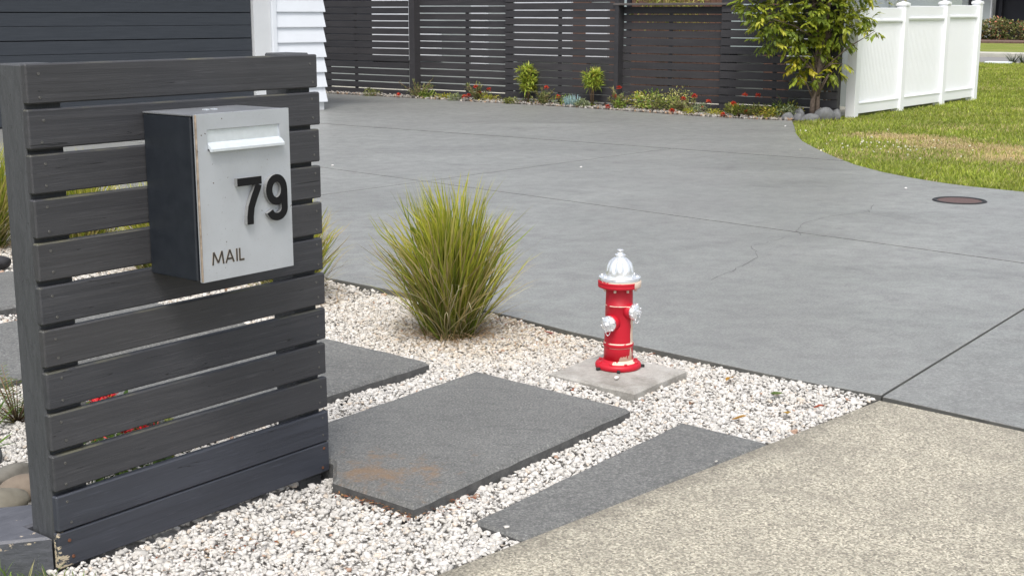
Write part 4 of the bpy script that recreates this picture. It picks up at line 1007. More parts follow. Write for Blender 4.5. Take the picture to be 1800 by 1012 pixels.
# fallen leaves on the gravel
def fallen(loc, col, label, seed, s=0.028):
    rg = np.random.default_rng(seed); a = rg.uniform(0, 6.28); K = 7; vs = []; fs = []
    for i in range(K):
        u = i/(K-1); w = s*0.42*math.sin(math.pi*min(1, u*0.95+0.03))**0.8; x = (u-0.5)*2*s; z = 0.006*math.sin(u*3+seed)
        vs += [(x, -w, z+w*0.45), (x, 0, z), (x, w, z+w*0.55)]
        if i: b = 3*(i-1); fs += [(b, b+1, b+4, b+3), (b+1, b+2, b+5, b+4)]
    me = fast_mesh('fallen_leaf', np.array(vs), np.array(fs), None, np.tile(col, (len(vs), 1)), True)
    md = None; o = link('fallen_leaf', me, M['leaf'], None, loc, (rg.uniform(-0.3, 0.3), rg.uniform(-0.3, 0.3), a)); tag(o, label, 'leaf'); return o
fallen((1.56, -0.46, 0.012), (0.50, 0.26, 0.03), 'yellow fallen leaf on the gravel between the paver and the driveway', 1, 0.030)
fallen((1.17, -0.71, 0.012), (0.48, 0.24, 0.03), 'orange-yellow fallen leaf near the far end of the narrow slab', 2, 0.028)
fallen((1.32, -0.81, 0.014), (0.46, 0.27, 0.04), 'golden fallen leaf on the gravel close to the footpath edge', 3, 0.032)
fallen((1.50, -0.68, 0.014), (0.10, 0.16, 0.03), 'green fallen leaf on the gravel near the driveway corner', 4, 0.030)
fallen((1.44, -0.865, 0.014), (0.33, 0.07, 0.03), 'small red-brown fallen leaf right beside the footpath edge', 5, 0.018)
fallen((1.22, -0.50, 0.006), (0.26, 0.14, 0.08), 'brown fallen leaf on the gravel in front of the paver', 6, 0.022)
fallen((1.10, -0.09, 0.004), (0.36, 0.12, 0.05), 'rust-red fallen leaf between the large slab and the paver', 7, 0.018)
fallen((1.70, -0.035, 0.008), (0.40, 0.13, 0.05), 'orange-red fallen leaf on the gravel right behind the hydrant', 8, 0.018)
fallen((1.75, 0.50, 0.008), (0.36, 0.07, 0.05), 'dark red fallen leaf at the driveway edge left of the hydrant', 9, 0.022)

# ------------------------------------------------------------------ dark slat fence along the back of the driveway
def make_dark_fence():
    t = empty('slat_fence', (13.1, 9.0, 0)); tag(t, 'long dark stained horizontal slat fence behind the driveway garden bed', 'fence')
    def L(x, y, z): return (x-13.1, y-9.0, z)
    # (y0, y1, front face x, base z, top z)
    bays = [(11.70, 15.6, 13.06, 0.005, 1.93), (9.74, 11.62, 13.17, 0.02, 1.93), (7.77, 9.737, 13.06, 0.065, 1.93), (6.09, 7.74, 13.17, 0.01, 1.405), (4.40, 6.087, 13.06, 0.03, 1.93)]
    for bi, (y0, y1, xf, zb, zt) in enumerate(bays):
        pitch = 0.1075; z = zb; k = 0
        while z+0.09 < zt+0.02:
            h = 0.0935+random.uniform(-0.0025, 0.003)
            if bi == 0: h -= 0.001
            if bi in (2, 3) and k < 5: h += 0.004*(bi == 2)
            m = MB(); hl = (y1-y0)/2
            m.box(-0.0095, 0.0095, -hl+random.uniform(0, 0.003), hl-random.uniform(0, 0.003), -h/2, h/2, 0.002)
            m.build('slat', M['fence_stain'], t, L(xf+0.0095+random.uniform(-0.002, 0.002), (y0+y1)/2, z+h/2+0.004), (random.uniform(-0.0012, 0.0012), random.uniform(-0.02, 0.02), 0))
            z += pitch; k += 1
    for y in (4.45, 6.05, 7.735, 9.70, 11.60, 13.6, 15.5):
        x0 = 13.082
        if abs(y-7.735) < 0.01 or abs(y-11.6) < 0.01: x0 = 13.04 if abs(y-11.6) > 0.01 else 13.03
        m = MB(); w = 0.045 if y not in (11.60,) else 0.075
        if x0 < 13.08: m.box(x0-0.0, x0+0.145, -w*0.75, w*0.75, -0.1, 1.95, 0.003)
        else: m.box(13.082, 13.165, -w, w, -0.1, 1.95, 0.003)
        m.build('post', M['fence_stain'], t, (-13.1, y-9.0, 0))
    # slim intermediate battens behind the recessed bays
    for y, xf in ((10.6, 13.17), (6.95, 13.17), (8.75, 13.06), (5.3, 13.06), (12.9, 13.06)):
        m = MB(); m.box(xf+0.0215, xf+0.062, -0.022, 0.022, -0.1, 1.40, 0.002); m.build('batten', M['fence_stain'], t, (-13.1, y-9.0, 0))
    m = MB(); m.box(13.035, 13.22, 5.93, 7.79, 1.418, 1.447, 0.003); s = m.build('sill', M['sill_stain'], t, (-13.1, -9.0, 0)); s['label'] = 'flat timber sill under the fence opening'
make_dark_fence()

# white house behind the dark fence, seen through the gaps and the opening
def make_back_house():
    t = empty('neighbour_house', (14.8, 9, 0)); tag(t, 'white house with red-brown cedar cladding glimpsed behind the dark slat fence', 'house')
    X = 14.8
    def part(name, mat, y0, y1, z0, z1, dx=0.0, th=0.12):
        m = MB(); m.box(X+dx-14.8, X+dx+th-14.8, y0-9, y1-9, z0, z1); return m.build(name, M[mat], t)
    part('wall', 'white_paint', 13.24, 14.18, 0.50, 2.6); part('wall', 'dark_glass', 14.185, 16.5, 0.05, 2.6, 0.02); part('wall', 'white_paint', 16.505, 17.5, 0.05, 2.6)
    part('wall', 'white_paint', 12.62, 13.10, 0.55, 1.05); part('wall', 'grey_render', 11.95, 13.235, 0.05, 2.6, 0.15); part('wall', 'white_paint', 11.56, 11.86, 0.40, 2.6)
    part('wall', 'grey_render', 10.93, 11.55, 0.05, 2.6, 0.1)
    part('wall', 'white_paint', 9.78, 10.92, 0.62, 2.6); part('wall', 'cedar', 9.50, 9.775, 0.05, 2.6, 0.05); part('wall', 'white_paint', 9.08, 9.49, 0.62, 1.45)
    part('wall', 'cedar', 8.9, 9.075, 0.05, 2.6, 0.06)
    w = part('window', 'pale_glass', 8.71, 8.88, 0.80, 2.2); part('window_frame', 'dark_interior', 8.64, 8.705, 0.6, 2.3, -0.03)
    n = 17; y = 6.97
    for k in range(n):
        wd_ = (8.635-6.97)/n; part('cladding_board', 'cedar', y+0.004, y+wd_-0.004, 0.05, 2.6, 0.0+0.004*(k % 2)); y += wd_
    part('wall', 'dark_interior', 6.93, 8.67, 0.06, 2.55, 0.14)
    part('window', 'pale_glass', 6.36, 6.90, 0.78, 2.2); part('wall', 'cedar', 6.0, 6.35, 0.05, 2.6); part('wall', 'white_paint', 5.2, 5.99, 0.52, 2.6)
    part('wall', 'grey_render', 10.9, 17.4, 0.0, 0.42, -0.06, 0.05)
    r = part('roof', 'grey_render', 4.9, 17.8, 2.62, 2.75, 0.05, 4.6)
    part('wall', 'grey_render', 5.1, 17.4, 0.0, 2.6, 0.4, 4.0)
make_back_house()

# ------------------------------------------------------------------ white vinyl fence beside the lawn
def make_white_fence():
    t = empty('vinyl_fence', (13.5, 4.4, 0)); tag(t, 'white vinyl privacy fence with capped posts standing on the lawn', 'fence')
    xs = [13.52, 15.02, 16.56, 17.92]; gz = [0.0, 0.005, 0.015, 0.02]; tz = [1.37, 1.40, 1.425, 1.44]
    for k, x in enumerate(xs):
        pt = tz[k]+0.015 if k else 1.375
        m = MB(); m.box(-0.064, 0.064, -0.064, 0.064, -0.2, pt, 0.004); p = m.build('post', M['vinyl_white'], t, (x-13.5, 0, 0))
        if k:
            m = MB(); a = 0.073; vs = [(-a, -a, pt), (a, -a, pt), (a, a, pt), (-a, a, pt), (-a, -a, pt+0.032), (a, -a, pt+0.032), (a, a, pt+0.032), (-a, a, pt+0.032), (0, 0, pt+0.062)]
            m.add(vs, [(3, 2, 1, 0), (0, 1, 5, 4), (1, 2, 6, 5), (2, 3, 7, 6), (3, 0, 4, 7), (4, 5, 8), (5, 6, 8), (6, 7, 8), (7, 4, 8)]); m.build('post_cap', M['vinyl_white'], p)
    for k in range(3):
        x0, x1 = xs[k]+0.066, xs[k+1]-0.066; z0, z1 = (gz[k]+gz[k+1])/2+0.01, (tz[k]+tz[k+1])/2
        w = x1-x0
        m = MB(); m.box(0, w, -0.022, 0.022, z1-0.135, z1, 0.004); m.build('top_board', M['vinyl_white'], t, (x0-13.5, 0, 0))
        m = MB(); m.box(0, w, -0.030, 0.030, z1-0.190, z1-0.1365, 0.004); m.box(0.002, w-0.002, -0.038, 0.038, z1-0.172, z1-0.158, 0.002); m.build('top_rail', M['vinyl_white'], t, (x0-13.5, 0, 0))
        m = MB(); m.box(0, w, -0.032, 0.032, z0+0.03, z0+0.175, 0.004); m.box(0.002, w-0.002, -0.040, 0.040, z0+0.155, z0+0.172, 0.002); m.build('bottom_rail', M['vinyl_white'], t, (x0-13.5, 0, 0))
        n = 15; pw = w/n
        for i in range(n):
            m = MB(); zt, zb = z1-0.192, z0+0.177
            # plank with a shallow bead down its middle
            prof = [(0.002, -0.006), (0.006, -0.011), (pw*0.44, -0.011), (pw*0.48, -0.0065), (pw*0.52, -0.0065), (pw*0.56, -0.011), (pw-0.006, -0.011), (pw-0.002, -0.006), (pw-0.002, 0.010), (0.002, 0.010)]
            q = len(prof); vs = [(x, y, zb) for x, y in prof]+[(x, y, zt) for x, y in prof]
            m.add(vs, [tuple(range(q-1, -1, -1)), tuple(range(q, 2*q))]+[(j, (j+1) % q, q+(j+1) % q, q+j) for j in range(q)])
            m.build('plank', M['vinyl_white'], t, (x0+i*pw-13.5, 0, 0))
make_white_fence()

# ------------------------------------------------------------------ garage on the left
def make_garage():
    rz = -R(7.0); t = empty('garage', (10.118, 10.564, 0), rz); tag(t, 'white weatherboard garage with a wide charcoal sectional door behind the screen', 'garage')
    # local frame: front wall lies on y=0 and runs towards -x from the corner
    p = 0.2005
    for k in range(13):
        z = 0.12+k*p
        prof = [(-0.034, z), (-0.034, z+0.012), (-0.006, z+p+0.012), (0.0, z+p+0.012), (0.0, z)]
        m = MB(); vs = [(-0.765, y, zz) for y, zz in prof]
        e = [(0.034, z), (0.034, z+0.012), (0.006, z+p+0.012), (0.0, z+p+0.012), (0.0, z)]
        vs += [(ex, y, zz) for (y, zz), (ex, _) in zip(prof, e)]
        n = 5; m.add(vs, [tuple(range(n)), tuple(range(2*n-1, n-1, -1))]+[(i, n+i, n+(i+1) % n, (i+1) % n) for i in range(n)]); m.build('weatherboard', M['white_paint'], t)
        m = MB(); vs = [(ex+0.0005, y-0.0003, zz) for (y, zz), (ex, _) in zip(prof, e)] + [(ex+0.0005, 4.0, zz) for ex, zz in e]
        m.add(vs, [tuple(range(n)), tuple(range(2*n-1, n-1, -1))]+[(i, n+i, n+(i+1) % n, (i+1) % n) for i in range(n)]); m.build('weatherboard', M['white_paint'], t)
    m = MB(); m.box(-0.77, -0.002, 0.003, 4.0, -0.05, 2.9); m.build('wall', M['jamb_paint'], t)
    m = MB(); m.box(-0.835, -0.768, -0.048, 0.02, 0.0, 2.75, 0.003); m.build('corner_trim', M['white_paint'], t)
    m = MB(); m.box(-1.10, -0.838, -0.012, 0.06, 0.0, 2.75, 0.003); m.build('door_jamb', M['jamb_paint'], t)
    m = MB(); m.box(-7.5, -0.80, 0.12, 4.0, -0.05, 2.9); m.build('wall', M['dark_interior'], t)
    door = MB(); door.box(-6.5, -1.105, 0.075, 0.10, 0.02, 2.35); d = door.build('garage_door', M['dark_interior'], t)
    z = 0.03; k = 0
    while z < 2.3:
        h = 0.157 if k % 2 == 0 else 0.150
        m = MB(); m.box(-6.5, -1.108, 0.040, 0.074, z, z+h, 0.003); m.build('door_panel', M['garage_steel'], d)
        z += h+(0.0035 if k % 2 == 0 else 0.011); k += 1
    m = MB(); m.box(-7.5, -0.84, -0.01, 0.10, 2.36, 2.75); m.build('lintel', M['white_paint'], t)
    m = MB(); m.box(-7.9, 0.45, -0.45, 4.4, 2.92, 3.05); m.build('roof', M['grey_render'], t)
make_garage()

# ------------------------------------------------------------------ far houses, hedge
def make_far():
    t = empty('far_house', (62, 18, 0)); tag(t, 'grey-green rendered house with a dark open garage across the road', 'house')
    def part(name, mat, y0, y1, z0, z1, x=62.0, th=0.3):
        m = MB(); m.box(x-62, x-62+th, y0-18, y1-18, z0, z1); return m.build(name, M[mat], t)
    part('wall', 'grey_render', 19.05, 32.0, 0.0, 3.2); part('wall', 'dark_interior', 10.0, 19.0, 0.0, 3.2, 62.6); part('wall', 'grey_render', 4, 18.98, 2.6, 3.2)
    part('corner_trim', 'jamb_paint', 18.98, 19.045, 0, 2.6, 61.97, 0.2); part('wall', 'dark_interior', 18.6, 18.75, 0, 2.6, 62.3)
    for y0, y1, mt, x in ((24.0, 24.5, 'white_paint', 61.9), (21.9, 22.15, 'white_paint', 61.9), (21.2, 21.85, 'dark_glass', 61.93), (20.8, 21.15, 'white_paint', 61.9), (19.95, 20.1, 'dark_interior', 61.95), (24.55, 26.5, 'dark_glass', 61.93)):
        part('window_frame' if mt == 'white_paint' else 'window', mt, y0, y1, 0.3, 2.4, x, 0.09)
    m = MB(); vs = [(-1, -15, 3.2), (-1, 15, 3.2), (6, 15, 3.2), (6, -15, 3.2), (2.5, -15, 4.6), (2.5, 15, 4.6)]
    m.add(vs, [(0, 1, 5, 4), (3, 4, 5, 2), (0, 4, 3), (1, 2, 5), (0, 3, 2, 1)]); m.build('roof', M['dark_glass'], t)
    rg = np.random.default_rng(41); h = empty('hedge', (58.2, 14, 0.12)); tag(h, 'clipped mixed green and coppery hedge across the road', 'hedge')
    parts = []
    for k in range(34):
        y = 20.0-k*0.42; z = 0.42+0.1*math.sin(k*1.3)+(0.35*max(0, (k-11)/6) if k < 18 else 0.35)
        parts.append(leaf_cloud(420, (rg.normal(0, 0.15), y-14, z), (0.6, 0.48, 0.52+0.03*math.sin(k)), 0.14, [(0.07, 0.10, 0.02), (0.16, 0.19, 0.05), (0.42, 0.40, 0.20), (0.48, 0.18, 0.11), (0.30, 0.28, 0.11)], [3, 3, 2, 1.3, 2], rg, aspect=0.6, hollow=0.55))
    finish('foliage', parts, 'leaf', h)
    for k in range(14):
        y = 5.6-k; m = MB(); m.tube([(0.1*math.sin(k), y, -0.05), (0.15*math.sin(k*2), y+0.1*math.cos(k*3), 0.6)], [0.03, 0.012], 6); m.build('stem', M['stem_brown'], h)
    # low plants and a white slab by the road edge
    for y, s in ((10.6, 0.28), (8.75, 0.4), (8.5, 0.35)):
        strap_plant((33.5, y, 0), {10.6: 'dark grassy tuft at the lawn edge beside the white fence end', 8.75: 'dark spiky tuft by the road at the right margin', 8.5: 'dark spiky tuft at the far right margin by the road'}[y], int(y*10), 40, s, 'grass_tuft', ((0.03, 0.05, 0.015), (0.06, 0.08, 0.03)))
    m = MB(); m.box(-0.2, 0.2, -0.34, 0.34, -0.05, 0.06, 0.01); o = m.build('kerb_slab', M['white_paint'], None, (33.35, 9.05, 0.0)); tag(o, 'small white slab lying at the far lawn edge', 'slab')
make_far()
def feather_bamboo(loc, label, seed):
    rg = np.random.default_rng(seed); t = empty('feathery_shrub', loc); tag(t, label, 'shrub'); st = MB(); parts = []
    for k in range(16):
        a = rg.uniform(0, 6.28); q = rg.uniform(0.1, 0.5); top = (q*math.cos(a), q*math.sin(a), rg.uniform(1.25, 1.75)); st.tube([(0.1*math.cos(a), 0.1*math.sin(a), 0), (top[0]*0.5, top[1]*0.5, top[2]*0.6), top], [0.012, 0.009, 0.004], 5)
        parts.append(leaf_cloud(55, top, (0.25, 0.25, 0.22), 0.16, [(0.34, 0.32, 0.06), (0.24, 0.27, 0.05), (0.42, 0.36, 0.12)], [2, 2, 1], rg, droop=0.9, aspect=0.12, hollow=0.1))
    st.build('stem', M['stem_brown'], t); finish('foliage', parts, 'leaf', t)
feather_bamboo((14.25, 5.15, 0), 'yellow feathery shrub showing above the white fence next to the tree', 51)
feather_bamboo((16.4, 5.6, 0), 'yellow feathery shrub showing above the white fence between its capped posts', 52)
feather_bamboo((14.05, 7.55, 0), 'yellow-green leafy shrub in the opening above the fence sill', 53)

# ------------------------------------------------------------------ driveway manhole, specks
def make_manhole():
    t = empty('manhole_cover', (6.70, 0.545, 0.012)); tag(t, 'round rusty iron manhole cover set in the driveway', 'manhole cover')
    m = MB(); m.lathe([(0.152, -0.004), (0.158, 0.006), (0.180, 0.0075), (0.188, 0.001)], 48, cap=False); m.build('frame', M['black_rubber'], t)
    m = MB(); m.lathe([(0.150, -0.006), (0.150, 0.0022), (0.146, 0.003)], 48); m.build('lid', M['manhole_iron'], t)
make_manhole()
for k, (x, y, lab) in enumerate([(6.69, 3.83, 'tiny white chip on the driveway near the joint crossing'), (11.64, 4.39, 'tiny white chip on the driveway by the lawn tip'), (7.10, 1.10, 'tiny white chip on the driveway beyond the manhole'), (2.06, 0.29, 'tiny white chip on the driveway beside the hydrant'), (5.44, 5.59, 'tiny white chip on the driveway right of the screen top')]):
    boulder('stone_chip', (x, y, 0.016), (0.014 if x > 3 else 0.006, 0.010 if x > 3 else 0.004, 0.006), (0.75, 0.74, 0.72), lab, 'stone', seed=60+k)

# ------------------------------------------------------------------ tree and garden bed
def make_tree():
    bx, by = 12.86, 4.60; t = empty('garden_tree', (bx, by, 0)); tag(t, 'small multi-stemmed tree with glossy pinnate leaves at the corner of dark and white fences', 'tree')
    rg = np.random.default_rng(77); px = 1/139.0
    rt = np.array([0.618, -0.786, 0]); fw = np.array([0.786, 0.618, 0])
    def W(a, z, d=0.0): return rt*a+fw*d+np.array([0, 0, z])
    trunk = MB()
    stems = [[(-0.04, 0), (-0.03, 0.25), (0.02, 0.55), (0.05, 0.95), (0.03, 1.4), (-0.1, 2.0), (-0.2, 2.6)], [(0.04, 0), (0.03, 0.3), (0.05, 0.6), (0.10, 1.0), (0.12, 1.5), (0.22, 2.1), (0.25, 2.6)], [(0.0, 0), (-0.015, 0.3), (-0.02, 0.6), (0.02, 1.0), (-0.08, 1.5), (-0.35, 2.0), (-0.5, 2.3)]]
    for i, s in enumerate(stems): trunk.tube([W(a, z, 0.02*i+0.01*math.sin(z*3)) for a, z in s], [0.036, 0.030, 0.027, 0.024, 0.021, 0.016, 0.010], 9)
    trunk.build('trunk', M['bark'], t)
    # clump centres (sideways m, height m, radius m) following the real crown
    cl = [(-0.86, 1.46, 0.18), (-0.70, 1.27, 0.22), (-0.62, 1.05, 0.2), (-0.48, 1.35, 0.3), (-0.35, 1.08, 0.24), (-0.15, 1.38, 0.28), (0.1, 1.42, 0.28), (0.25, 1.25, 0.25), (-0.13, 1.05, 0.22), (0.05, 1.12, 0.2), (0.28, 1.02, 0.16),
          (-0.22, 0.78, 0.17), (-0.05, 0.86, 0.18), (0.12, 0.92, 0.16), (-0.2, 0.66, 0.14), (-0.03, 0.68, 0.12), (-0.24, 0.56, 0.09), (-0.05, 0.54, 0.07), (0.2, 0.78, 0.12), (0.26, 0.64, 0.08), (0.14, 0.58, 0.07), (0.31, 0.70, 0.05), (0.03, 0.42, 0.03),
          (0.58, 1.20, 0.10), (0.48, 1.28, 0.10), (0.66, 1.10, 0.04),
          (-0.8, 1.78, 0.25), (-0.5, 1.8, 0.4), (0.0, 1.85, 0.4), (0.4, 1.75, 0.35), (-0.3, 2.3, 0.5), (0.25, 2.35, 0.45)]
    parts = []
    for k, (a, z, r) in enumerate(cl):
        d = rg.normal(0, 0.10); c = W(a, z, d)
        st = stems[0 if a < 0.1 else 1]; zz = max(0.35, z-0.15-0.3*abs(a)); j = min(range(len(st)), key=lambda q: abs(st[q][1]-zz)); s0 = W(st[j][0], st[j][1])
        mid = (s0+c)/2+np.array([0, 0, 0.05]); br = MB(); br.tube([s0, mid, c], [0.011, 0.008, 0.004], 6); br.build('branch', M['bark'], t)
        nf = int((27 if z > 1.0 else 17)*(r/0.2)**1.9)+3
        for f in range(nf):                                    # fronds: whorls of 7-11 drooping leaflets
            dd = rg.normal(size=3); dd /= np.linalg.norm(dd); p0 = c+dd*r*rg.uniform(0.3, 1.0)
            ax = dd*0.8+rg.normal(0, 0.35, 3)+np.array([0, 0, -0.35]); ax /= np.linalg.norm(ax)
            m = 9; u = np.linspace(0.1, 1, m); FL = rg.uniform(0.09, 0.14)
            pos = p0+ax[None]*(u*FL)[:, None]; sd = np.cross(ax, np.array([0, 0, 1.0])+rg.normal(0, 0.3, 3)); sd /= np.linalg.norm(sd)
            s = np.where(np.arange(m) % 2, 1.0, -1.0); s[-1] = 0
            lx = sd[None]*s[:, None]*0.9+ax[None]*0.75+np.array([0, 0, -0.25]); lx /= np.linalg.norm(lx, axis=1)[:, None]
            low = z < 1.0
            base = pal(1, [(0.24, 0.29, 0.025), (0.38, 0.40, 0.032), (0.15, 0.20, 0.022), (0.52, 0.45, 0.035)] if low else [(0.20, 0.26, 0.025), (0.31, 0.35, 0.035), (0.13, 0.18, 0.022), (0.43, 0.43, 0.05)], [3, 3, 2, 1.4 if low else 0.7], 0.12, rg)
            parts.append(leaves(pos, lx, rg.uniform(0.06, 0.09, m), 0.42, np.repeat(base, m, 0)*(1+rg.normal(0, 0.1, (m, 1))), rg, 0.1))
    finish('crown', parts, 'leaf', t)
make_tree()

BASE = {}
def ray_pt(x, y): return (x, y, 0.0)
def pincushion(loc, label, seed, r=0.25, h=0.26, fl=(), bare=6, dense=260, cols=((0.15, 0.19, 0.05), (0.24, 0.27, 0.08), (0.33, 0.32, 0.13))):
    rg = np.random.default_rng(seed); t = empty('pincushion_shrub', loc); tag(t, label, 'shrub', 'pincushion shrubs in the garden bed'); st = MB(); parts = []
    for k in range(10+bare):
        a = rg.uniform(0, 6.28); tl = rg.uniform(0.3, 1.15) if k >= bare else rg.uniform(0.5, 1.1); L = (h if k >= bare else h*1.35)*rg.uniform(0.7, 1.1); d = np.array([math.sin(tl)*math.cos(a)*r/h, math.sin(tl)*math.sin(a)*r/h, math.cos(tl)])
        e = d*L; st.tube([(0, 0, 0), tuple(e*0.5+np.array([0, 0, 0.02])), tuple(e)], [0.006, 0.0045, 0.003], 5)
        n = dense//8; u = rg.uniform(0.25, 1, n); pos = e[None]*u[:, None]+rg.normal(0, 0.008, (n, 3)); ax = d[None]*0.7+rg.normal(0, 0.6, (n, 3)); ax /= np.linalg.norm(ax, axis=1)[:, None]
        parts.append(leaves(pos, ax, rg.uniform(0.035, 0.065, n), 0.26, pal(n, cols, [1]*len(cols), 0.15, rg), rg))
    st.build('stem', M['stem_brown'], t); finish('foliage', parts, 'leaf', t)
    rtv = np.array([0.618, -0.786])
    for k, (a, z) in enumerate(fl):
        d = rg.uniform(-0.12, -0.02); flower_ball('flower', t, (rtv[0]*a+0.786*d, rtv[1]*a+0.618*d, z), 0.042, seed*31+k)
    return t
def upright(loc, label, seed, h=0.5, w=0.13, z0=0.2, clumps=5):
    rg = np.random.default_rng(seed); t = empty('upright_shrub', loc); tag(t, label, 'shrub', 'upright lime-green shrubs'); st = MB(); parts = []
    for k in range(7):
        a = rg.uniform(0, 6.28); q = w*rg.uniform(0.2, 0.7); st.tube([(0.02*math.cos(a), 0.02*math.sin(a), 0), (q*0.6*math.cos(a), q*0.6*math.sin(a), h*0.45), (q*math.cos(a), q*math.sin(a), h*0.9)], [0.006, 0.005, 0.003], 5)
    for k in range(clumps):
        z = z0+(h-z0)*(k+0.5)/clumps
        for j in range(7):
            a = rg.uniform(0, 6.28); q = w*rg.uniform(0.2, 1.0); c = np.array([q*math.cos(a), q*math.sin(a), z+rg.normal(0, 0.02)]); n = 26
            d = rg.normal(size=(n, 3)); d[:, 2] = d[:, 2]*0.7+0.35; d /= np.linalg.norm(d, axis=1)[:, None]
            parts.append(leaves(c+d*0.01, d, rg.uniform(0.07, 0.115, n), 0.17, pal(n, [(0.36, 0.46, 0.06), (0.50, 0.55, 0.09), (0.56, 0.50, 0.08), (0.26, 0.37, 0.05)], [3, 3, 1, 2], 0.12, rg), rg))
    parts.append(leaf_cloud(60, (0, 0, 0.05), (0.07, 0.07, 0.05), 0.05, [(0.12, 0.18, 0.03), (0.18, 0.22, 0.04)], [1, 1], rg, aspect=0.25))
    st.build('stem', M['stem_brown'], t); finish('foliage', parts, 'leaf', t)
def mound(name, loc, label, seed, rad, size, cols, n=320, group=None, aspect=0.5, up=0.5):
    rg = np.random.default_rng(seed); t = empty(name, loc); tag(t, label, 'plant', group); parts = []
    for k in range(5):
        a = rg.uniform(0, 6.28); c = (rad[0]*0.45*math.cos(a), rad[0]*0.45*math.sin(a), rad[1]*rg.uniform(0.3, 0.6)); parts.append(leaf_cloud(n//5, c, (rad[0]*0.6, rad[0]*0.6, rad[1]*0.55), size, cols, [1]*len(cols), rg, aspect=aspect, hollow=0.2, up=up))
    finish('foliage', parts, 'leaf', t)
    st = MB()
    for k in range(5): a = k*1.3; st.tube([(0, 0, -0.01), (rad[0]*0.4*math.cos(a), rad[0]*0.4*math.sin(a), rad[1]*0.5)], [0.004, 0.002], 5)
    st.build('stem', M['stem_brown'], t)
YG = [(0.42, 0.42, 0.04), (0.54, 0.48, 0.07), (0.27, 0.32, 0.04)]; GR = [(0.17, 0.28, 0.035), (0.25, 0.37, 0.06), (0.36, 0.43, 0.09)]; CR = [(0.62, 0.58, 0.24), (0.46, 0.46, 0.12), (0.26, 0.30, 0.07)]
pincushion((12.86, 11.32, 0), 'spindly grey-green shrub by the broad fence post, one red flower at its foot', 101, 0.30, 0.30, [(-0.30, 0.05)], 8, 170)
mound('ground_cover', (12.80, 10.75, 0), 'low yellow ground cover between the spindly shrub and the first red flowers', 102, (0.20, 0.09), 0.035, YG, 300)
pincushion((12.85, 10.10, 0), 'pincushion shrub with a tight bunch of red flowers left of the tall lime shrubs', 103, 0.22, 0.30, [(-0.20, 0.07), (0.03, 0.13), (-0.02, 0.22), (0.17, 0.18), (-0.13, 0.09)], 4, 260)
upright((12.93, 9.22, 0), 'tall bushy lime-green shrub with a full upright crown', 104, 0.54, 0.11, 0.20, 6)
pincushion((12.80, 8.86, 0), 'pincushion shrub with two red flowers between the tall lime shrubs', 105, 0.24, 0.26, [(0.07, 0.25), (0.24, 0.12)], 6, 230)
rgc = np.random.default_rng(106)
def chalk(loc):
    t = empty('chalkstick_succulent', loc); tag(t, 'blue-green finger-leaved succulent at the fence foot', 'succulent'); n = 46; az = rgc.uniform(0, 6.28, n); q = 0.10*np.sqrt(rgc.random(n)); m = MB()
    for i in range(n):
        tl = rgc.uniform(0, 0.5); L = rgc.uniform(0.09, 0.19); p = np.array([q[i]*math.cos(az[i]), q[i]*math.sin(az[i]), 0]); d = np.array([math.sin(tl)*math.cos(az[i]), math.sin(tl)*math.sin(az[i]), math.cos(tl)])
        m.tube([p, p+d*L*0.6, p+d*L], [0.0055, 0.006, 0.002], 5)
    me = m.mesh('foliage'); at = me.color_attributes.new('col', 'FLOAT_COLOR', 'POINT'); at.data.foreach_set('color', np.tile((0.22, 0.34, 0.35, 1), len(me.vertices)).astype(np.float32)); link('foliage', me, M['petal'], t)
chalk((12.78, 8.28, 0))
upright((12.90, 8.02, 0), 'tall lime-green shrub with bare lower stems and a split crown', 107, 0.52, 0.12, 0.27, 4)
pincushion((12.80, 7.52, 0), 'pincushion shrub with one high red flower beside the dark fence post', 108, 0.24, 0.26, [(0.0, 0.30), (-0.15, 0.04), (-0.06, 0.18)], 5, 260)
mound('leafy_plant', (12.70, 7.42, 0), 'small bright green plant at the foot of the shrub by the dark post', 109, (0.09, 0.14), 0.05, GR, 150, aspect=0.25)
mound('leafy_plant', (12.85, 7.05, 0), 'bushy green and cream plant left of the variegated shrub', 110, (0.22, 0.27), 0.045, GR+CR[:1], 420)
mound('variegated_shrub', (12.88, 6.62, 0), 'cream variegated small-leaved shrub in the middle of the bed', 111, (0.22, 0.31), 0.035, CR, 560)
pincushion((12.72, 6.38, 0), 'sprawling shrub with red flowers just right of the variegated shrub', 112, 0.28, 0.20, [(-0.20, 0.04), (-0.06, 0.20), (0.10, 0.23), (0.28, 0.16), (0.2, 0.08)], 4, 280)
mound('sedum_clump', (12.52, 6.20, 0), 'yellow sedum cushion at the driveway edge, left one', 113, (0.12, 0.09), 0.03, YG, 260, 'yellow sedum cushions', 0.35)
mound('sedum_clump', (12.50, 5.85, 0), 'yellow sedum cushion at the driveway edge, middle one', 114, (0.14, 0.10), 0.03, YG, 280, 'yellow sedum cushions', 0.35)
pincushion((12.70, 5.55, 0), 'low spreading shrub with orange-red flowers on stalks left of the tree', 115, 0.32, 0.20, [(0.02, 0.28), (0.20, 0.27), (-0.12, 0.17), (0.06, 0.06), (-0.25, 0.03)], 3, 420, ((0.20, 0.27, 0.04), (0.33, 0.38, 0.07), (0.27, 0.29, 0.08)))
mound('sedum_clump', (12.58, 5.12, 0), 'yellow-orange sedum cushion at the driveway edge, nearest the tree', 116, (0.20, 0.14), 0.032, YG+[(0.36, 0.20, 0.05)], 420, 'yellow sedum cushions', 0.4)
mound('leafy_plant', (12.85, 4.98, 0), 'golden-green low plant between the sedum and the tree trunk', 117, (0.22, 0.18), 0.04, YG+GR[:1], 420)
strap_plant((12.95, 5.05, 0.05), 'small spiky grey-green tuft behind the golden plant by the tree', 118, 22, 0.34, 'grass_tuft', ((0.12, 0.17, 0.08), (0.18, 0.22, 0.12)))
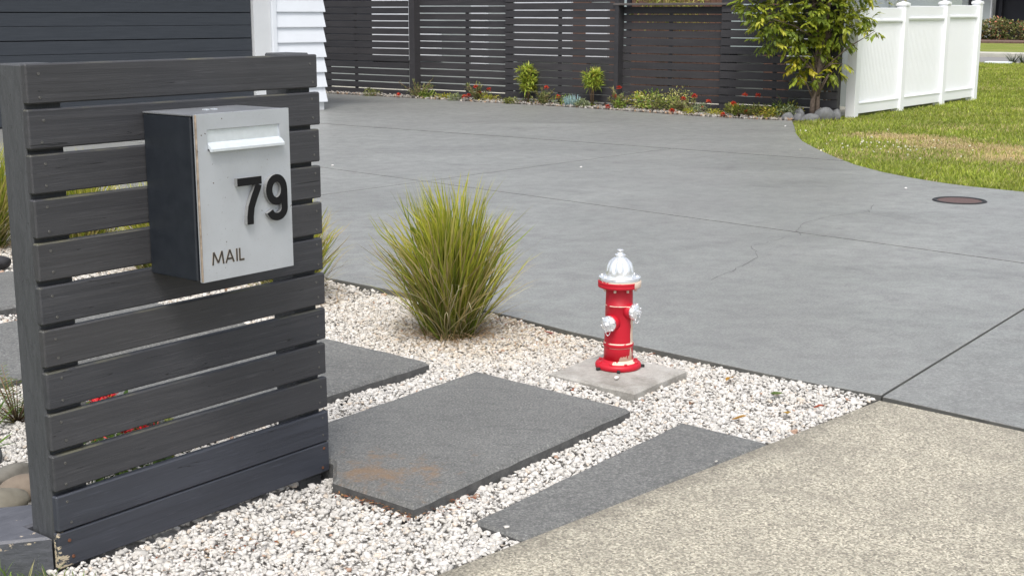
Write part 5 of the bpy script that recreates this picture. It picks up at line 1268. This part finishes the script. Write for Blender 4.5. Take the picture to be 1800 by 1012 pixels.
for k, (x, y, rx, rz_, lab) in enumerate([(12.58, 4.83, 0.10, 0.07, 'grey rock at the lawn tip, leftmost of the rocks below the tree'), (12.66, 4.72, 0.09, 0.06, 'low grey rock second from the left below the tree'), (12.74, 4.60, 0.10, 0.06, 'flat grey rock in front of the tree trunk'), (12.93, 4.50, 0.14, 0.11, 'large dark rock right of the tree trunk'), (13.06, 4.40, 0.08, 0.09, 'upright dark rock against the white fence post'), (12.80, 4.78, 0.08, 0.10, 'grey rock behind the others left of the trunk')]):
    boulder('garden_rock', (x, y, rz_*0.45), (rx, rx*0.75, rz_), (0.17, 0.175, 0.18), lab, 'rock', 'rocks under the tree', seed=80+k, rz=k*0.9)
rgx = np.random.default_rng(300)
_where = ['left of the spindly shrub', 'under the spindly shrub', 'right of the low yellow ground cover', 'behind the bunch of red flowers', 'at the foot of the fuller tall lime shrub', 'between the two tall lime shrubs', 'beside the blue-green succulent', 'right of the dark fence post', 'behind the bushy green and cream plant', 'in front of the variegated shrub', 'behind the sprawling red-flowered shrub', 'left of the stalked orange-red flowers', 'right of the stalked orange-red flowers', 'behind the yellow-orange sedum', 'at the left of the tree rocks']
for k, yy in enumerate([12.2, 11.15, 10.5, 9.95, 9.35, 8.55, 8.15, 7.25, 6.9, 6.75, 6.15, 5.75, 5.35, 5.2, 4.9]):
    big_ = 1.0 if yy < 7.6 else 0.62
    mound('bed_plant', (12.60+(0.30 if k % 2 else 0.12)+rgx.uniform(-0.03, 0.05), yy, 0), ['olive', 'lime', 'grey-green', 'golden'][k % 4]+' low bedding plant '+_where[k], 300+k, (rgx.uniform(0.15, 0.25)*big_**0.5, rgx.uniform(0.14, 0.28)*big_), rgx.uniform(0.03, 0.05), [[(0.17, 0.20, 0.05), (0.27, 0.28, 0.08)], GR, [(0.20, 0.25, 0.12), (0.32, 0.36, 0.20)], YG][k % 4], 300, 'low bedding plants', 0.4)
def bed_pebbles():
    rg = np.random.default_rng(90); n = 2600; u = rg.random(n); y = 4.75+u*9.0; be = np.array(BED_EDGE); xe = np.interp(y, be[::-1, 1], be[::-1, 0]); x = xe+0.02+rg.random(n)**1.6*0.62
    pos = np.column_stack([x, y, 0.012+rg.uniform(0, 0.015, n)]); c = pal(n, [(0.30, 0.285, 0.26), (0.22, 0.205, 0.19), (0.36, 0.32, 0.27), (0.30, 0.20, 0.13)], [3, 2, 2, 1], 0.15, rg)
    V, T, C = scatter(hull_templates(8, 14, 0.7, 17), pos, rg.uniform(0.010, 0.032, n), rand_rot(n, rg), c); o = link('bed_pebbles', fast_mesh('bed_pebbles', V, None, T, np.clip(C, 0, 1)), M['gravel_stone']); tag(o, 'grey and buff pebble mulch along the garden bed edge', 'pebbles', kind='stuff')
bed_pebbles()
